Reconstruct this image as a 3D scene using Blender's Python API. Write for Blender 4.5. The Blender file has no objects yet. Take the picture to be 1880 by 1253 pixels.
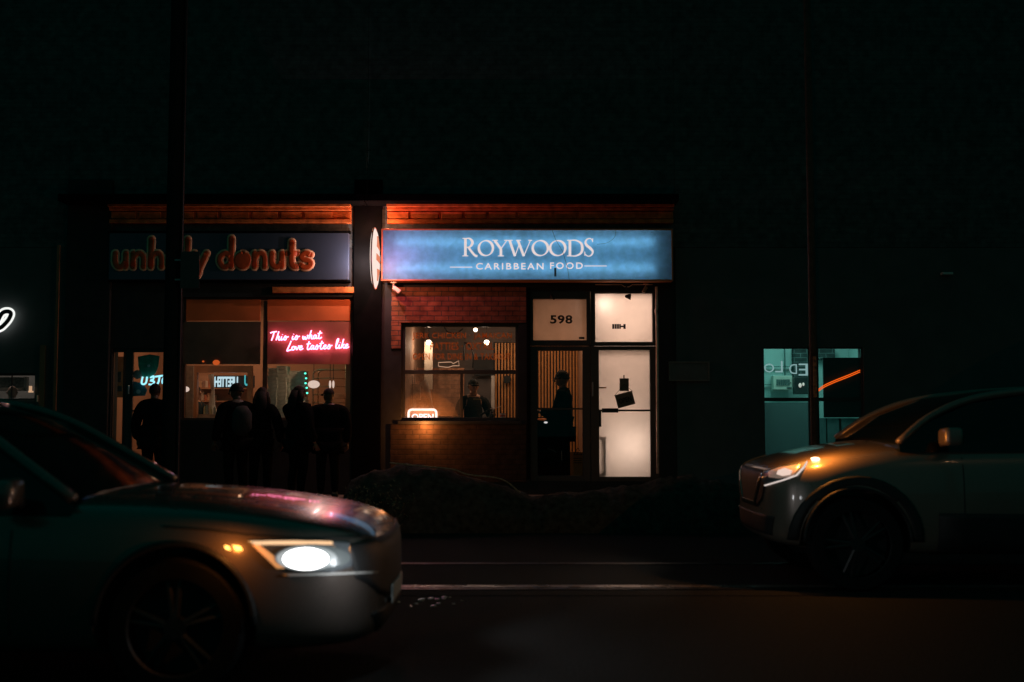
import bpy, bmesh, math, random
from mathutils import Vector, Matrix, Euler, noise
from mathutils.bvhtree import BVHTree
random.seed(7)
S = bpy.context.scene
COL = S.collection
R_ = math.radians

# ------------------------------------------------------------------ camera, world, exposure
FPX = 2089.0            # focal length in photograph pixels (1880 wide)
CAMH = 1.35
PITCH = math.atan(137.5 / FPX)
cam = bpy.data.cameras.new('camera')
cam.sensor_width = 36.0
cam.lens = 36.0 * FPX / 1880.0
cam.clip_end = 400
cam.dof.use_dof = True          # wide open lens focused on the shop fronts
cam.dof.focus_distance = 17.5
cam.dof.aperture_fstop = 1.4
cam.dof.aperture_blades = 9
camo = bpy.data.objects.new('camera', cam); COL.objects.link(camo)
camo.location = (0, 0, CAMH)
camo.rotation_euler = (math.pi / 2 + PITCH, 0, 0)
S.camera = camo
w = bpy.data.worlds.new('World'); S.world = w; w.use_nodes = True
bg = w.node_tree.nodes['Background']
bg.inputs[0].default_value = (0.0, 0.92, 0.80, 1)
bg.inputs[1].default_value = 0.036
S.view_settings.view_transform = 'Standard'
S.view_settings.look = 'None'
S.view_settings.exposure = 0
S.view_settings.gamma = 1
S.cycles.max_bounces = 8
S.cycles.diffuse_bounces = 4
S.cycles.transparent_max_bounces = 16
S.cycles.sample_clamp_indirect = 3.0
S.cycles.use_denoising = True
S.cycles.caustics_reflective = False
S.cycles.caustics_refractive = False

# ------------------------------------------------------------------ photograph measurements -> metres
def PZ(px, py, Y):
    """point on the vertical plane at depth Y that the photograph shows at (px, py)"""
    u = (px - 940.0) / FPX; v = -(py - 626.5) / FPX
    dy = math.cos(PITCH) - v * math.sin(PITCH); dz = math.sin(PITCH) + v * math.cos(PITCH)
    t = Y / dy
    return Vector((u * t, Y, CAMH + dz * t))
def PX(px, Y, py=700): return PZ(px, py, Y).x
def ZZ(py, Y): return PZ(940, py, Y).z
def RC(px0, py0, px1, py1, Y):
    m = (py0 + py1) / 2
    return PX(px0, Y, m), PX(px1, Y, m), ZZ(py1, Y), ZZ(py0, Y)
F = 17.5      # front plane of the house fronts
PAVE = 0.15

# ------------------------------------------------------------------ materials
MATS = {}
def mat(name, col, rough=.6, metal=0.0, var=.18, scale=6.0, bump=0.0, emit=None, es=0.0, spec=.5, coat=0.0, detail=6):
    if name in MATS: return MATS[name]
    m = bpy.data.materials.new(name); m.use_nodes = True
    nt = m.node_tree; b = nt.nodes['Principled BSDF']
    b.inputs['Roughness'].default_value = rough
    b.inputs['Metallic'].default_value = metal
    b.inputs['Specular IOR Level'].default_value = spec
    b.inputs['Coat Weight'].default_value = coat
    tc = nt.nodes.new('ShaderNodeTexCoord')
    nz = nt.nodes.new('ShaderNodeTexNoise'); nz.inputs['Scale'].default_value = scale; nz.inputs['Detail'].default_value = detail
    nt.links.new(tc.outputs['Object'], nz.inputs['Vector'])
    rp = nt.nodes.new('ShaderNodeMapRange')
    rp.inputs['From Min'].default_value = .25; rp.inputs['From Max'].default_value = .75
    rp.inputs['To Min'].default_value = 1 - var; rp.inputs['To Max'].default_value = 1 + var
    nt.links.new(nz.outputs['Fac'], rp.inputs['Value'])
    mx = nt.nodes.new('ShaderNodeVectorMath'); mx.operation = 'SCALE'
    mx.inputs[0].default_value = col[:3]
    nt.links.new(rp.outputs[0], mx.inputs['Scale'])
    nt.links.new(mx.outputs[0], b.inputs['Base Color'])
    rr = nt.nodes.new('ShaderNodeMapRange')
    rr.inputs['To Min'].default_value = max(0, rough - .08); rr.inputs['To Max'].default_value = min(1, rough + .08)
    nt.links.new(nz.outputs['Fac'], rr.inputs['Value']); nt.links.new(rr.outputs[0], b.inputs['Roughness'])
    if bump:
        bp = nt.nodes.new('ShaderNodeBump'); bp.inputs['Strength'].default_value = bump; bp.inputs['Distance'].default_value = .02
        nt.links.new(nz.outputs['Fac'], bp.inputs['Height']); nt.links.new(bp.outputs[0], b.inputs['Normal'])
    if emit:
        b.inputs['Emission Color'].default_value = (*emit, 1); b.inputs['Emission Strength'].default_value = es
    MATS[name] = m
    return m

def glass_mat(name, tint=(1, 1, 1), frost=0.0, refl=.06, rough=.02, haze=(.8, .8, .8), wet=False):
    if name in MATS: return MATS[name]
    m = bpy.data.materials.new(name); m.use_nodes = True; nt = m.node_tree
    nt.nodes.remove(nt.nodes['Principled BSDF']); out = nt.nodes['Material Output']
    tr = nt.nodes.new('ShaderNodeBsdfTransparent'); tr.inputs[0].default_value = (*tint, 1)
    gl = nt.nodes.new('ShaderNodeBsdfGlossy'); gl.inputs['Roughness'].default_value = rough
    fr = nt.nodes.new('ShaderNodeLayerWeight'); fr.inputs[0].default_value = .12
    mr = nt.nodes.new('ShaderNodeMapRange'); mr.inputs['To Min'].default_value = refl*.4; mr.inputs['To Max'].default_value = .8
    nt.links.new(fr.outputs['Fresnel'], mr.inputs[0])
    mx = nt.nodes.new('ShaderNodeMixShader'); nt.links.new(mr.outputs[0], mx.inputs[0])
    nt.links.new(tr.outputs[0], mx.inputs[1]); nt.links.new(gl.outputs[0], mx.inputs[2])
    last = mx
    if frost > 0:
        tl = nt.nodes.new('ShaderNodeBsdfTranslucent'); tl.inputs[0].default_value = (*haze, 1)
        if wet:  # diffuse share that lets the pane catch the halo light
            d_ = nt.nodes.new('ShaderNodeBsdfDiffuse'); d_.inputs[0].default_value = (*haze, 1); m0 = nt.nodes.new('ShaderNodeMixShader'); m0.inputs[0].default_value = .6
            nt.links.new(tl.outputs[0], m0.inputs[1]); nt.links.new(d_.outputs[0], m0.inputs[2]); tl = m0
        tc = nt.nodes.new('ShaderNodeTexCoord'); nz = nt.nodes.new('ShaderNodeTexNoise'); nz.inputs['Scale'].default_value = 3.0
        nt.links.new(tc.outputs['Object'], nz.inputs['Vector'])
        r2 = nt.nodes.new('ShaderNodeMapRange'); r2.inputs['From Min'].default_value = .3; r2.inputs['From Max'].default_value = .7
        r2.inputs['To Min'].default_value = frost * .7; r2.inputs['To Max'].default_value = min(1, frost * 1.3)
        nt.links.new(nz.outputs['Fac'], r2.inputs[0])
        m2 = nt.nodes.new('ShaderNodeMixShader'); nt.links.new(r2.outputs[0], m2.inputs[0])
        nt.links.new(last.outputs[0], m2.inputs[1]); nt.links.new(tl.outputs[0], m2.inputs[2]); last = m2
    nt.links.new(last.outputs[0], out.inputs[0])
    MATS[name] = m
    return m

def film_mat(name, col, trans=.8, scale=5, var=.12):
    """light passing sheet: backlit sign face, frosted film, lampshade"""
    if name in MATS: return MATS[name]
    m = bpy.data.materials.new(name); m.use_nodes = True; nt = m.node_tree
    nt.nodes.remove(nt.nodes['Principled BSDF']); out = nt.nodes['Material Output']
    tc = nt.nodes.new('ShaderNodeTexCoord'); nz = nt.nodes.new('ShaderNodeTexNoise'); nz.inputs['Scale'].default_value = scale
    nz.inputs['Detail'].default_value = 8
    nt.links.new(tc.outputs['Object'], nz.inputs['Vector'])
    rp = nt.nodes.new('ShaderNodeMapRange'); rp.inputs['From Min'].default_value = .3; rp.inputs['From Max'].default_value = .7
    rp.inputs['To Min'].default_value = 1 - var; rp.inputs['To Max'].default_value = 1 + var
    nt.links.new(nz.outputs['Fac'], rp.inputs[0])
    sc = nt.nodes.new('ShaderNodeVectorMath'); sc.operation = 'SCALE'; sc.inputs[0].default_value = col
    nt.links.new(rp.outputs[0], sc.inputs['Scale'])
    tl = nt.nodes.new('ShaderNodeBsdfTranslucent'); df = nt.nodes.new('ShaderNodeBsdfDiffuse')
    nt.links.new(sc.outputs[0], tl.inputs[0]); nt.links.new(sc.outputs[0], df.inputs[0])
    mx = nt.nodes.new('ShaderNodeMixShader'); mx.inputs[0].default_value = trans
    nt.links.new(df.outputs[0], mx.inputs[1]); nt.links.new(tl.outputs[0], mx.inputs[2])
    nt.links.new(mx.outputs[0], out.inputs[0])
    MATS[name] = m
    return m

def emit_mat(name, col, s):
    if name in MATS: return MATS[name]
    m = bpy.data.materials.new(name); m.use_nodes = True; nt = m.node_tree
    nt.nodes.remove(nt.nodes['Principled BSDF']); out = nt.nodes['Material Output']
    e = nt.nodes.new('ShaderNodeEmission'); e.inputs[0].default_value = (*col, 1); e.inputs[1].default_value = s
    nt.links.new(e.outputs[0], out.inputs[0]); MATS[name] = m
    return m

def brick_mat(name, c1, c2, mortar, sx=.22, sz=.076, rough=.85):
    if name in MATS: return MATS[name]
    m = bpy.data.materials.new(name); m.use_nodes = True; nt = m.node_tree; b = nt.nodes['Principled BSDF']
    b.inputs['Roughness'].default_value = rough; b.inputs['Specular IOR Level'].default_value = .2
    tc = nt.nodes.new('ShaderNodeTexCoord'); sp = nt.nodes.new('ShaderNodeSeparateXYZ'); cb = nt.nodes.new('ShaderNodeCombineXYZ')
    ad = nt.nodes.new('ShaderNodeMath'); ad.operation = 'ADD'
    nt.links.new(tc.outputs['Object'], sp.inputs[0]); nt.links.new(sp.outputs[0], ad.inputs[0]); nt.links.new(sp.outputs[1], ad.inputs[1])
    nt.links.new(ad.outputs[0], cb.inputs[0]); nt.links.new(sp.outputs[2], cb.inputs[1])
    br = nt.nodes.new('ShaderNodeTexBrick'); nt.links.new(cb.outputs[0], br.inputs['Vector'])
    br.inputs['Color1'].default_value = (*c1, 1); br.inputs['Color2'].default_value = (*c2, 1); br.inputs['Mortar'].default_value = (*mortar, 1)
    br.inputs['Scale'].default_value = 1; br.inputs['Brick Width'].default_value = sx; br.inputs['Row Height'].default_value = sz
    br.inputs['Mortar Size'].default_value = .007; br.inputs['Mortar Smooth'].default_value = .3; br.inputs['Bias'].default_value = 0
    nz = nt.nodes.new('ShaderNodeTexNoise'); nz.inputs['Scale'].default_value = 9; nz.inputs['Detail'].default_value = 8
    nt.links.new(tc.outputs['Object'], nz.inputs['Vector'])
    mr = nt.nodes.new('ShaderNodeMapRange'); mr.inputs['From Min'].default_value = .3; mr.inputs['From Max'].default_value = .7
    mr.inputs['To Min'].default_value = .6; mr.inputs['To Max'].default_value = 1.3
    nt.links.new(nz.outputs['Fac'], mr.inputs[0])
    sc = nt.nodes.new('ShaderNodeVectorMath'); sc.operation = 'SCALE'
    nt.links.new(br.outputs['Color'], sc.inputs[0]); nt.links.new(mr.outputs[0], sc.inputs['Scale'])
    nt.links.new(sc.outputs[0], b.inputs['Base Color'])
    bp = nt.nodes.new('ShaderNodeBump'); bp.inputs['Strength'].default_value = .8; bp.inputs['Distance'].default_value = .01; bp.invert = True
    nt.links.new(br.outputs['Fac'], bp.inputs['Height']); nt.links.new(bp.outputs[0], b.inputs['Normal'])
    MATS[name] = m
    return m

# ------------------------------------------------------------------ mesh builder
class MB:
    def __init__(s): s.v = []; s.f = []; s.sm = False
    def add(s, vs, fs):
        n = len(s.v); s.v += [tuple(v) for v in vs]; s.f += [tuple(i + n for i in f) for f in fs]; return s
    def box(s, x0, x1, y0, y1, z0, z1):
        return s.add([(x0,y0,z0),(x1,y0,z0),(x1,y1,z0),(x0,y1,z0),(x0,y0,z1),(x1,y0,z1),(x1,y1,z1),(x0,y1,z1)],
                     [(0,3,2,1),(4,5,6,7),(0,1,5,4),(1,2,6,5),(2,3,7,6),(3,0,4,7)])
    def pbox(s, px0, py0, px1, py1, y0, y1, Y=None):
        x0, x1, z0, z1 = RC(px0, py0, px1, py1, Y if Y else y0)
        return s.box(x0, x1, y0, y1, z0, z1)
    def obox(s, M, sx, sy, sz):
        vs = [M @ Vector((a*sx/2, b*sy/2, c*sz/2)) for c in (-1,1) for a,b in ((-1,-1),(1,-1),(1,1),(-1,1))]
        return s.add(vs, [(0,3,2,1),(4,5,6,7),(0,1,5,4),(1,2,6,5),(2,3,7,6),(3,0,4,7)])
    def sheet(s, x0, x1, y, z0, z1):
        return s.add([(x0,y,z0),(x1,y,z0),(x1,y,z1),(x0,y,z1)], [(0,1,2,3)])
    def psheet(s, px0, py0, px1, py1, y):
        x0, x1, z0, z1 = RC(px0, py0, px1, py1, y); return s.sheet(x0, x1, y, z0, z1)
    def tube(s, pts, r, n=8, flat=None, caps=True):
        """swept tube; r number or list; flat=(axis,scale) squashes about the first point's plane"""
        pts = [Vector(p) for p in pts]
        q = [pts[0]]; rr = [r if not isinstance(r, (list, tuple)) else r[0]]
        for i, p in enumerate(pts[1:], 1):
            if (p - q[-1]).length > 1e-5: q.append(p); rr.append(r if not isinstance(r, (list, tuple)) else r[i])
        if len(q) < 2: return s
        vs = []; up = None
        for i, p in enumerate(q):
            t = (q[min(i+1, len(q)-1)] - q[max(i-1, 0)]).normalized()
            if up is None: up = Vector((0,0,1)) if abs(t.z) < .9 else Vector((0,1,0))
            a = t.cross(up)
            if a.length < 1e-4: a = t.cross(Vector((1,0,0)))
            a.normalize(); b = a.cross(t).normalized(); up = b
            for k in range(n):
                an = 2*math.pi*k/n; vs.append(p + (a*math.cos(an) + b*math.sin(an))*rr[i])
        fs = []
        m = len(q)
        for i in range(m-1):
            for k in range(n):
                fs.append((i*n+k, i*n+(k+1)%n, (i+1)*n+(k+1)%n, (i+1)*n+k))
        if caps:
            fs.append(tuple(range(n-1, -1, -1))); fs.append(tuple((m-1)*n+k for k in range(n)))
        if flat:
            y0 = q[0].y
            vs = [Vector((v.x, y0 + (v.y-y0)*flat, v.z)) for v in vs]
        return s.add(vs, fs)
    def ball(s, c, r, n=10, sc=(1,1,1)):
        vs = []; fs = []; m = max(4, n//2+1)
        for i in range(1, m):
            th = math.pi*i/m
            for k in range(n):
                ph = 2*math.pi*k/n
                vs.append((c[0]+r*sc[0]*math.sin(th)*math.cos(ph), c[1]+r*sc[1]*math.sin(th)*math.sin(ph), c[2]+r*sc[2]*math.cos(th)))
        for i in range(m-2):
            for k in range(n): fs.append((i*n+k, (i+1)*n+k, (i+1)*n+(k+1)%n, i*n+(k+1)%n))
        vs.append((c[0], c[1], c[2]+r*sc[2])); vs.append((c[0], c[1], c[2]-r*sc[2]))
        t = len(vs)-2
        for k in range(n):
            fs.append((t, k, (k+1)%n)); fs.append((t+1, (m-2)*n+(k+1)%n, (m-2)*n+k))
        return s.add(vs, fs)
    def cyl(s, c, r, h, axis='z', n=20, r2=None):
        r2 = r if r2 is None else r2
        ax = {'x': Vector((1,0,0)), 'y': Vector((0,1,0)), 'z': Vector((0,0,1))}[axis] if isinstance(axis, str) else Vector(axis).normalized()
        a = ax.orthogonal().normalized(); b = ax.cross(a); c = Vector(c)
        vs = [c + (a*math.cos(2*math.pi*k/n) + b*math.sin(2*math.pi*k/n))*r for k in range(n)]
        vs += [c + ax*h + (a*math.cos(2*math.pi*k/n) + b*math.sin(2*math.pi*k/n))*r2 for k in range(n)]
        fs = [(k, (k+1)%n, n+(k+1)%n, n+k) for k in range(n)] + [tuple(range(n-1,-1,-1)), tuple(range(n, 2*n))]
        return s.add(vs, fs)
    def prism(s, poly, y0, y1):
        """polygon in xz extruded along y"""
        n = len(poly)
        vs = [(p[0], y0, p[1]) for p in poly] + [(p[0], y1, p[1]) for p in poly]
        fs = [tuple(range(n)), tuple(range(2*n-1, n-1, -1))] + [(k, n+k, n+(k+1)%n, (k+1)%n) for k in range(n)]
        return s.add(vs, fs)
    def ribbon(s, pts, wd, y0, y1):
        """flat lettering stroke in xz with changing width, extruded along y"""
        pts = [Vector((p[0], p[1])) for p in pts]; n = len(pts); L = []; Rr = []
        for i, p in enumerate(pts):
            t = (pts[min(i+1,n-1)] - pts[max(i-1,0)]).normalized(); nn = Vector((-t.y, t.x)); ww = wd[i] if isinstance(wd, (list,tuple)) else wd
            L.append(p + nn*ww/2); Rr.append(p - nn*ww/2)
        vs = [(p.x, y0, p.y) for p in L] + [(p.x, y0, p.y) for p in Rr] + [(p.x, y1, p.y) for p in L] + [(p.x, y1, p.y) for p in Rr]
        fs = []
        for i in range(n-1):
            fs += [(i, n+i, n+i+1, i+1), (2*n+i, 2*n+i+1, 3*n+i+1, 3*n+i), (i, i+1, 2*n+i+1, 2*n+i), (n+i, 3*n+i, 3*n+i+1, n+i+1)]
        fs += [(0, 2*n, 3*n, n), (n-1, 2*n-1, 4*n-1, 3*n-1)]
        return s.add(vs, fs)
    def build(s, name, m, parent=None, world=True, smooth=False, bevel=0.0):
        me = bpy.data.meshes.new(name); me.from_pydata(s.v, [], s.f); me.update()
        bm = bmesh.new(); bm.from_mesh(me); bmesh.ops.recalc_face_normals(bm, faces=bm.faces); bm.to_mesh(me); bm.free()
        return link(name, me, m, parent, world, smooth, bevel)

def link(name, me, m, parent=None, world=True, smooth=False, bevel=0.0):
    o = bpy.data.objects.new(name, me); COL.objects.link(o)
    if m: me.materials.clear(); me.materials.append(m)
    if smooth:
        for p in me.polygons: p.use_smooth = True
    if parent:
        o.parent = parent
        if world and parent.parent is None and parent.type == 'EMPTY': o.location = -parent.location
    if bevel:
        b = o.modifiers.new('edge', 'BEVEL'); b.width = bevel; b.segments = 2; b.limit_method = 'ANGLE'
    return o

def tag(o, label=None, cat=None, group=None, kind=None):
    if label: o['label'] = label
    if cat: o['category'] = cat
    if group: o['group'] = group
    if kind: o['kind'] = kind
    return o
def thing(name, label, cat, loc=(0,0,0), rz=0, group=None):
    o = bpy.data.objects.new(name, None); COL.objects.link(o); o.empty_display_size = .1
    o.location = loc; o.rotation_euler = (0,0,rz)
    return tag(o, label, cat, group)
def dup(root, loc, label, rz=None):
    r = root.copy(); COL.objects.link(r); r.location = loc; r['label'] = label
    if rz is not None: r.rotation_euler = (0,0,rz)
    for ch in [c for c in COL.objects if c.parent == root]:
        c = ch.copy(); COL.objects.link(c); c.parent = r
        for g in [g for g in COL.objects if g.parent == ch]:
            d = g.copy(); COL.objects.link(d); d.parent = c
    return r
def lamp(kind, name, loc, power, col, size=.1, parent=None, rot=None, size_y=None, spot=None):
    l = bpy.data.lights.new(name, kind); l.energy = power; l.color = col
    if kind == 'AREA':
        l.size = size
        if size_y: l.shape = 'RECTANGLE'; l.size_y = size_y
    else: l.shadow_soft_size = size
    if spot: l.spot_size = R_(spot); l.spot_blend = .6
    o = bpy.data.objects.new(name, l); COL.objects.link(o); o.location = loc
    if rot: o.rotation_euler = rot
    if parent: o.parent = parent; o.location = Vector(loc) - parent.location if parent.type == 'EMPTY' else loc
    return o

def text_mesh(body, extrude=.003, offset=0.0, spacing=1.0, res=4):
    cu = bpy.data.curves.new('t', 'FONT'); cu.body = body; cu.extrude = extrude; cu.offset = offset; cu.space_character = spacing; cu.resolution_u = res
    cu.size = 1
    o = bpy.data.objects.new('t', cu); COL.objects.link(o)
    dg = bpy.context.evaluated_depsgraph_get(); dg.update()
    me = bpy.data.meshes.new_from_object(o.evaluated_get(dg))
    bpy.data.objects.remove(o); bpy.data.curves.remove(cu)
    return me
def text(name, body, rect, Y, m, parent=None, offset=.0, spacing=1.0, depth=.004, mirror=False, tilt=0.0):
    """lettering fitted into rect=(x0,x1,z0,z1) standing on plane Y, facing the street"""
    me = text_mesh(body, .5, offset, spacing)
    xs = [v.co.x for v in me.vertices]; ys = [v.co.y for v in me.vertices]
    x0, x1, z0, z1 = rect; ax, bx, ay, by = min(xs), max(xs), min(ys), max(ys)
    cx, cz = (x0+x1)/2, (z0+z1)/2; ct, st = math.cos(tilt), math.sin(tilt)
    for v in me.vertices:
        a = (v.co.x-ax)/(bx-ax)
        if mirror: a = 1-a
        x = x0+(x1-x0)*a; z = z0+(z1-z0)*(v.co.y-ay)/(by-ay); d = v.co.z
        dx, dz = x-cx, z-cz
        v.co = Vector((cx+dx*ct-dz*st, Y-depth/2-d*depth, cz+dx*st+dz*ct))
    return link(name, me, m, parent)

def smooth_pts(pts, k=5):
    """Catmull-Rom through 2-D or 3-D points"""
    P = [Vector(p) for p in pts]; P = [2*P[0]-P[1]] + P + [2*P[-1]-P[-2]]; out = []
    for i in range(1, len(P)-2):
        for j in range(k):
            t = j/k
            out.append(.5*((2*P[i]) + (-P[i-1]+P[i+1])*t + (2*P[i-1]-5*P[i]+4*P[i+1]-P[i+2])*t*t + (-P[i-1]+3*P[i]-3*P[i+1]+P[i+2])*t**3))
    out.append(P[-2]); return out

# ------------------------------------------------------------------ common materials
M_black = mat('black_paint', (.035,.036,.036), .6, spec=.15)
M_deep = mat('matte_black_paint', (.005,.005,.005), .9, spec=.0)
M_frame = mat('dark_metal_frame', (.045,.045,.045), .4, spec=.35)
M_fascia = mat('dark_fascia', (.04,.04,.04), .8, spec=.03)
M_red_trim = mat('terracotta_trim', (.42,.16,.07), .55, scale=14, bump=.2, spec=.3)
M_cornice = mat('cornice_timber', (.62,.17,.045), .75, scale=9, var=.5, bump=.6, spec=.2)
M_brickR = brick_mat('red_brick', (.36,.12,.06), (.26,.085,.05), (.10,.07,.055))
M_brickD = brick_mat('dark_brick', (.085,.10,.10), (.075,.09,.09), (.08,.09,.09))
M_stone = mat('painted_render', (.085,.095,.095), .85, scale=3, var=.15, bump=.2, spec=.2)
M_glass = glass_mat('window_glass')
M_halo_glass = glass_mat('halo_glass', frost=.20, haze=(.8,.55,.36), wet=True)  # wet only makes the added pane catch the halo light
M_floor = mat('shop_floor', (.22,.17,.13), .5)
M_warmwall = mat('shop_wall_brown', (.44,.27,.18), .7, scale=2, var=.12)
M_white = mat('white_wall', (.75,.72,.69), .6, var=.05)
M_ceil = mat('ceiling_white', (.55,.5,.46), .8)
M_steel = mat('brushed_steel', (.55,.52,.5), .35, metal=.8)
M_dim_steel = mat('galvanised_steel', (.3,.3,.3), .45, metal=.7)

# ------------------------------------------------------------------ ground
def structure(o): o['kind'] = 'structure'; return o
M_road = mat('asphalt', (.020,.021,.021), .9, scale=60, var=.3, bump=.5, spec=.05)
M_pave = mat('pavement_concrete', (.16,.155,.15), .9, scale=20, var=.2, bump=.3, spec=.1)
structure(MB().box(-90, 90, -40, 90, -.5, 0).build('ground', M_road))
structure(MB().box(-60, 60, -2.0, 14.25, .004, .008).build('road', M_road))
pv = MB()
x = -40.0
while x < 40:                                   # pavement flags with joints
    for (a, b) in ((14.42, 15.9), (15.91, F-.005)):
        pv.box(x, x+1.49, a, b, .009, PAVE)
    x += 1.5
structure(pv.build('pavement', M_pave, bevel=.006))
kb = MB(); x = -40.0
while x < 40: kb.box(x, x+1.99, 14.26, 14.41, .009, PAVE+.005); x += 2.0
structure(kb.build('kerb', mat('kerb_concrete', (.2,.195,.19), .8, scale=15, bump=.3), bevel=.012))
structure(MB().box(-40, 40, -6, -2.05, .009, PAVE).build('pavement', M_pave))
M_rail = mat('worn_rail_steel', (.05,.042,.038), .4, metal=1.0, scale=30)
M_track = mat('track_concrete', (.12,.10,.09), .28, scale=5, var=.45, bump=.12, spec=.7)
structure(MB().box(-40, 40, 8.60, 8.88, .010, .0125).box(-40, 40, 9.13, 10.38, .010, .0125).box(-40, 40, 10.52, 11.1, .010, .0125).build('track_bed', M_road))
structure(MB().box(-40, 40, 8.885, 9.125, .010, .0135).build('track_strip', M_track))
rl = MB()
for yy in (8.86, 10.36):
    rl.box(-40, 40, yy, yy+.055, .013, .020); rl.box(-40, 40, yy+.10, yy+.125, .013, .018)
structure(rl.build('tram_rail', M_rail, bevel=.003))

# ------------------------------------------------------------------ house fronts
def wall_with_openings(x0, x1, z0, z1, yf, yb, ops):
    xs = sorted({x0, x1, *[o[0] for o in ops], *[o[1] for o in ops]}); zs = sorted({z0, z1, *[o[2] for o in ops], *[o[3] for o in ops]})
    b = MB()
    for i in range(len(xs)-1):
        for j in range(len(zs)-1):
            cx, cz = (xs[i]+xs[i+1])/2, (zs[j]+zs[j+1])/2
            if any(o[0] < cx < o[1] and o[2] < cz < o[3] for o in ops): continue
            a, c, d, e = xs[i], xs[i+1], zs[j], zs[j+1]
            b.add([(a,yf,d),(c,yf,d),(c,yf,e),(a,yf,e)], [(0,1,2,3)])
            b.add([(a,yb,d),(a,yb,e),(c,yb,e),(c,yb,d)], [(0,1,2,3)])
    for (a, c, d, e) in list(ops) + [(x0, x1, z0, z1)]:
        b.add([(a,yf,d),(a,yb,d),(a,yb,e),(a,yf,e)], [(0,1,2,3)]); b.add([(c,yf,d),(c,yf,e),(c,yb,e),(c,yb,d)], [(0,1,2,3)])
        b.add([(a,yf,d),(c,yf,d),(c,yb,d),(a,yb,d)], [(0,1,2,3)]); b.add([(a,yf,e),(a,yb,e),(c,yb,e),(c,yf,e)], [(0,1,2,3)])
    return b
def build_wall(b, name, m, parent):
    me = bpy.data.meshes.new(name); me.from_pydata(b.v, [], b.f); me.update()
    return link(name, me, m, parent)
WT = .28   # wall thickness
def room(parent, x0, x1, y1, z0, z1, wallm, floorm=None, ceilm=None, backm=None):
    y0 = F+WT+.002
    MB().box(x0-.1, x0, y0, y1, z0, z1).build('side_wall', wallm, parent); MB().box(x1, x1+.1, y0, y1, z0, z1).build('side_wall', wallm, parent)
    MB().box(x0-.1, x1+.1, y1+.002, y1+.1, z0, z1).build('back_wall', backm or wallm, parent)
    MB().box(x0-.1, x1+.1, F+.02, y1+.1, z0-.1, z0-.002).build('floor', floorm or M_floor, parent)
    MB().box(x0-.1, x1+.1, y0, y1+.1, z1+.002, z1+.1).build('ceiling', ceilm or M_ceil, parent)

def window(parent, rect, bars=(), rails=(), fr=.05, gm=None, y=F+.10, name='window', fm=None, glassname='pane'):
    """framed window set into the wall; bars = mullion x, rails = transom z"""
    x0, x1, z0, z1 = rect; b = MB(); d0, d1 = y-.03, y+.03
    b.box(x0, x1, d0, d1, z1-fr, z1); b.box(x0, x1, d0, d1, z0, z0+fr)
    b.box(x0, x0+fr, d0, d1, z0+fr, z1-fr); b.box(x1-fr, x1, d0, d1, z0+fr, z1-fr)
    for r, t in rails: b.box(x0+fr, x1-fr, d0+.004, d1-.004, r-t/2, r+t/2)
    for r, t, za, zb in bars: b.box(r-t/2, r+t/2, d0+.008, d1-.008, za, zb)
    o = b.build(name, fm or M_frame, parent, bevel=.004)
    MB().box(x0+fr*.5, x1-fr*.5, y-.004, y+.004, z0+fr*.5, z1-fr*.5).build(glassname, gm or M_glass, o)
    return o

TOP = 10.6
def building(name, label, px0, px1, ops, wm, up=None):
    x0, x1 = PX(px0, F), PX(px1, F)
    b = thing(name, label, 'building', ((x0+x1)/2, F, 0))
    build_wall(wall_with_openings(x0, x1-.004, -.02, 3.95, F, F+WT, ops), 'wall', wm, b)
    MB().box(x0, x1-.004, F, F+9, 3.955, TOP).build('upper_wall', up or M_brickD, b)
    MB().box(x0-.0, x1-.004, F-.25, F+9.2, TOP+.002, TOP+.25).build('roof', M_fascia, b)
    MB().box(x0, x0+.1, F+WT+.01, F+9, -.02, 3.95).box(x1-.11, x1-.01, F+WT+.01, F+9, -.02, 3.95).box(x0+.11, x1-.12, F+8.9, F+9, -.02, 3.95).build('party_wall', M_brickD, b)
    return b, x0, x1

# ---- openings measured from the photograph
def op(px0, py0, px1, py1): return RC(px0, py0, px1, py1, F)
# left shop
oA = op(-330, 686, 62, 850)
bA, A0, A1 = building('shop_building', 'dark shop building with glowing script letter, far left of the street', -900, 118, [oA], M_stone)
# donut shop
oD1 = op(203, 640, 302, 872); oD2 = op(333, 546, 647, 772)
bD, D0, D1 = building('shop_building', 'donut shop building with red lit valance and pink neon window', 118, 672, [oD1, oD2], M_fascia)
# caribbean food shop
oR1 = op(737, 594, 952, 773); oR2 = op(974, 534, 1210, 884)
bR, R0, R1 = building('shop_building', 'red brick takeout building under the blue light box sign', 672, 1242, [oR1, oR2], M_fascia)
# right building
oT = op(1403, 638, 1587, 860)
bT, T0, T1 = building('shop_building', 'dark rendered building with one teal lit window on the right', 1242, 2800, [oT], M_stone)

# ---- cornice and pilasters
def cornice(parent, px0, px1, name='cornice'):
    b = MB(); x0, x1 = PX(px0, F, 390), PX(px1, F, 390)
    b.box(x0, x1, F-.20, F-.001, ZZ(384, F), ZZ(376, F))
    b.box(x0, x1, F-.13, F-.001, ZZ(389, F), ZZ(385, F))
    b.box(x0, x1, F-.06, F-.001, ZZ(404, F), ZZ(390, F))
    b.box(x0, x1, F-.11, F-.001, ZZ(412, F), ZZ(405, F))
    x = x0+.02
    while x < x1-.3:
        wd = random.uniform(.35, .6); b.box(x, min(x+wd, x1)-.05, F-.085, F-.061, ZZ(403, F), ZZ(391, F)); x += wd
    return b.build(name, M_cornice, parent, bevel=.006)
cornice(bD, 205, 646); cornice(bR, 712, 1235)
for bb_, a_, c_ in ((bD, 118, 671.5), (bR, 672.5, 1242)):
    MB().pbox(a_, 362, c_, 375, F-.46, F-.002, F-.2).build('added_shade_ledge', M_deep, bb_, bevel=.01)  # black ledge added to shade the wall above the cornice
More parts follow.
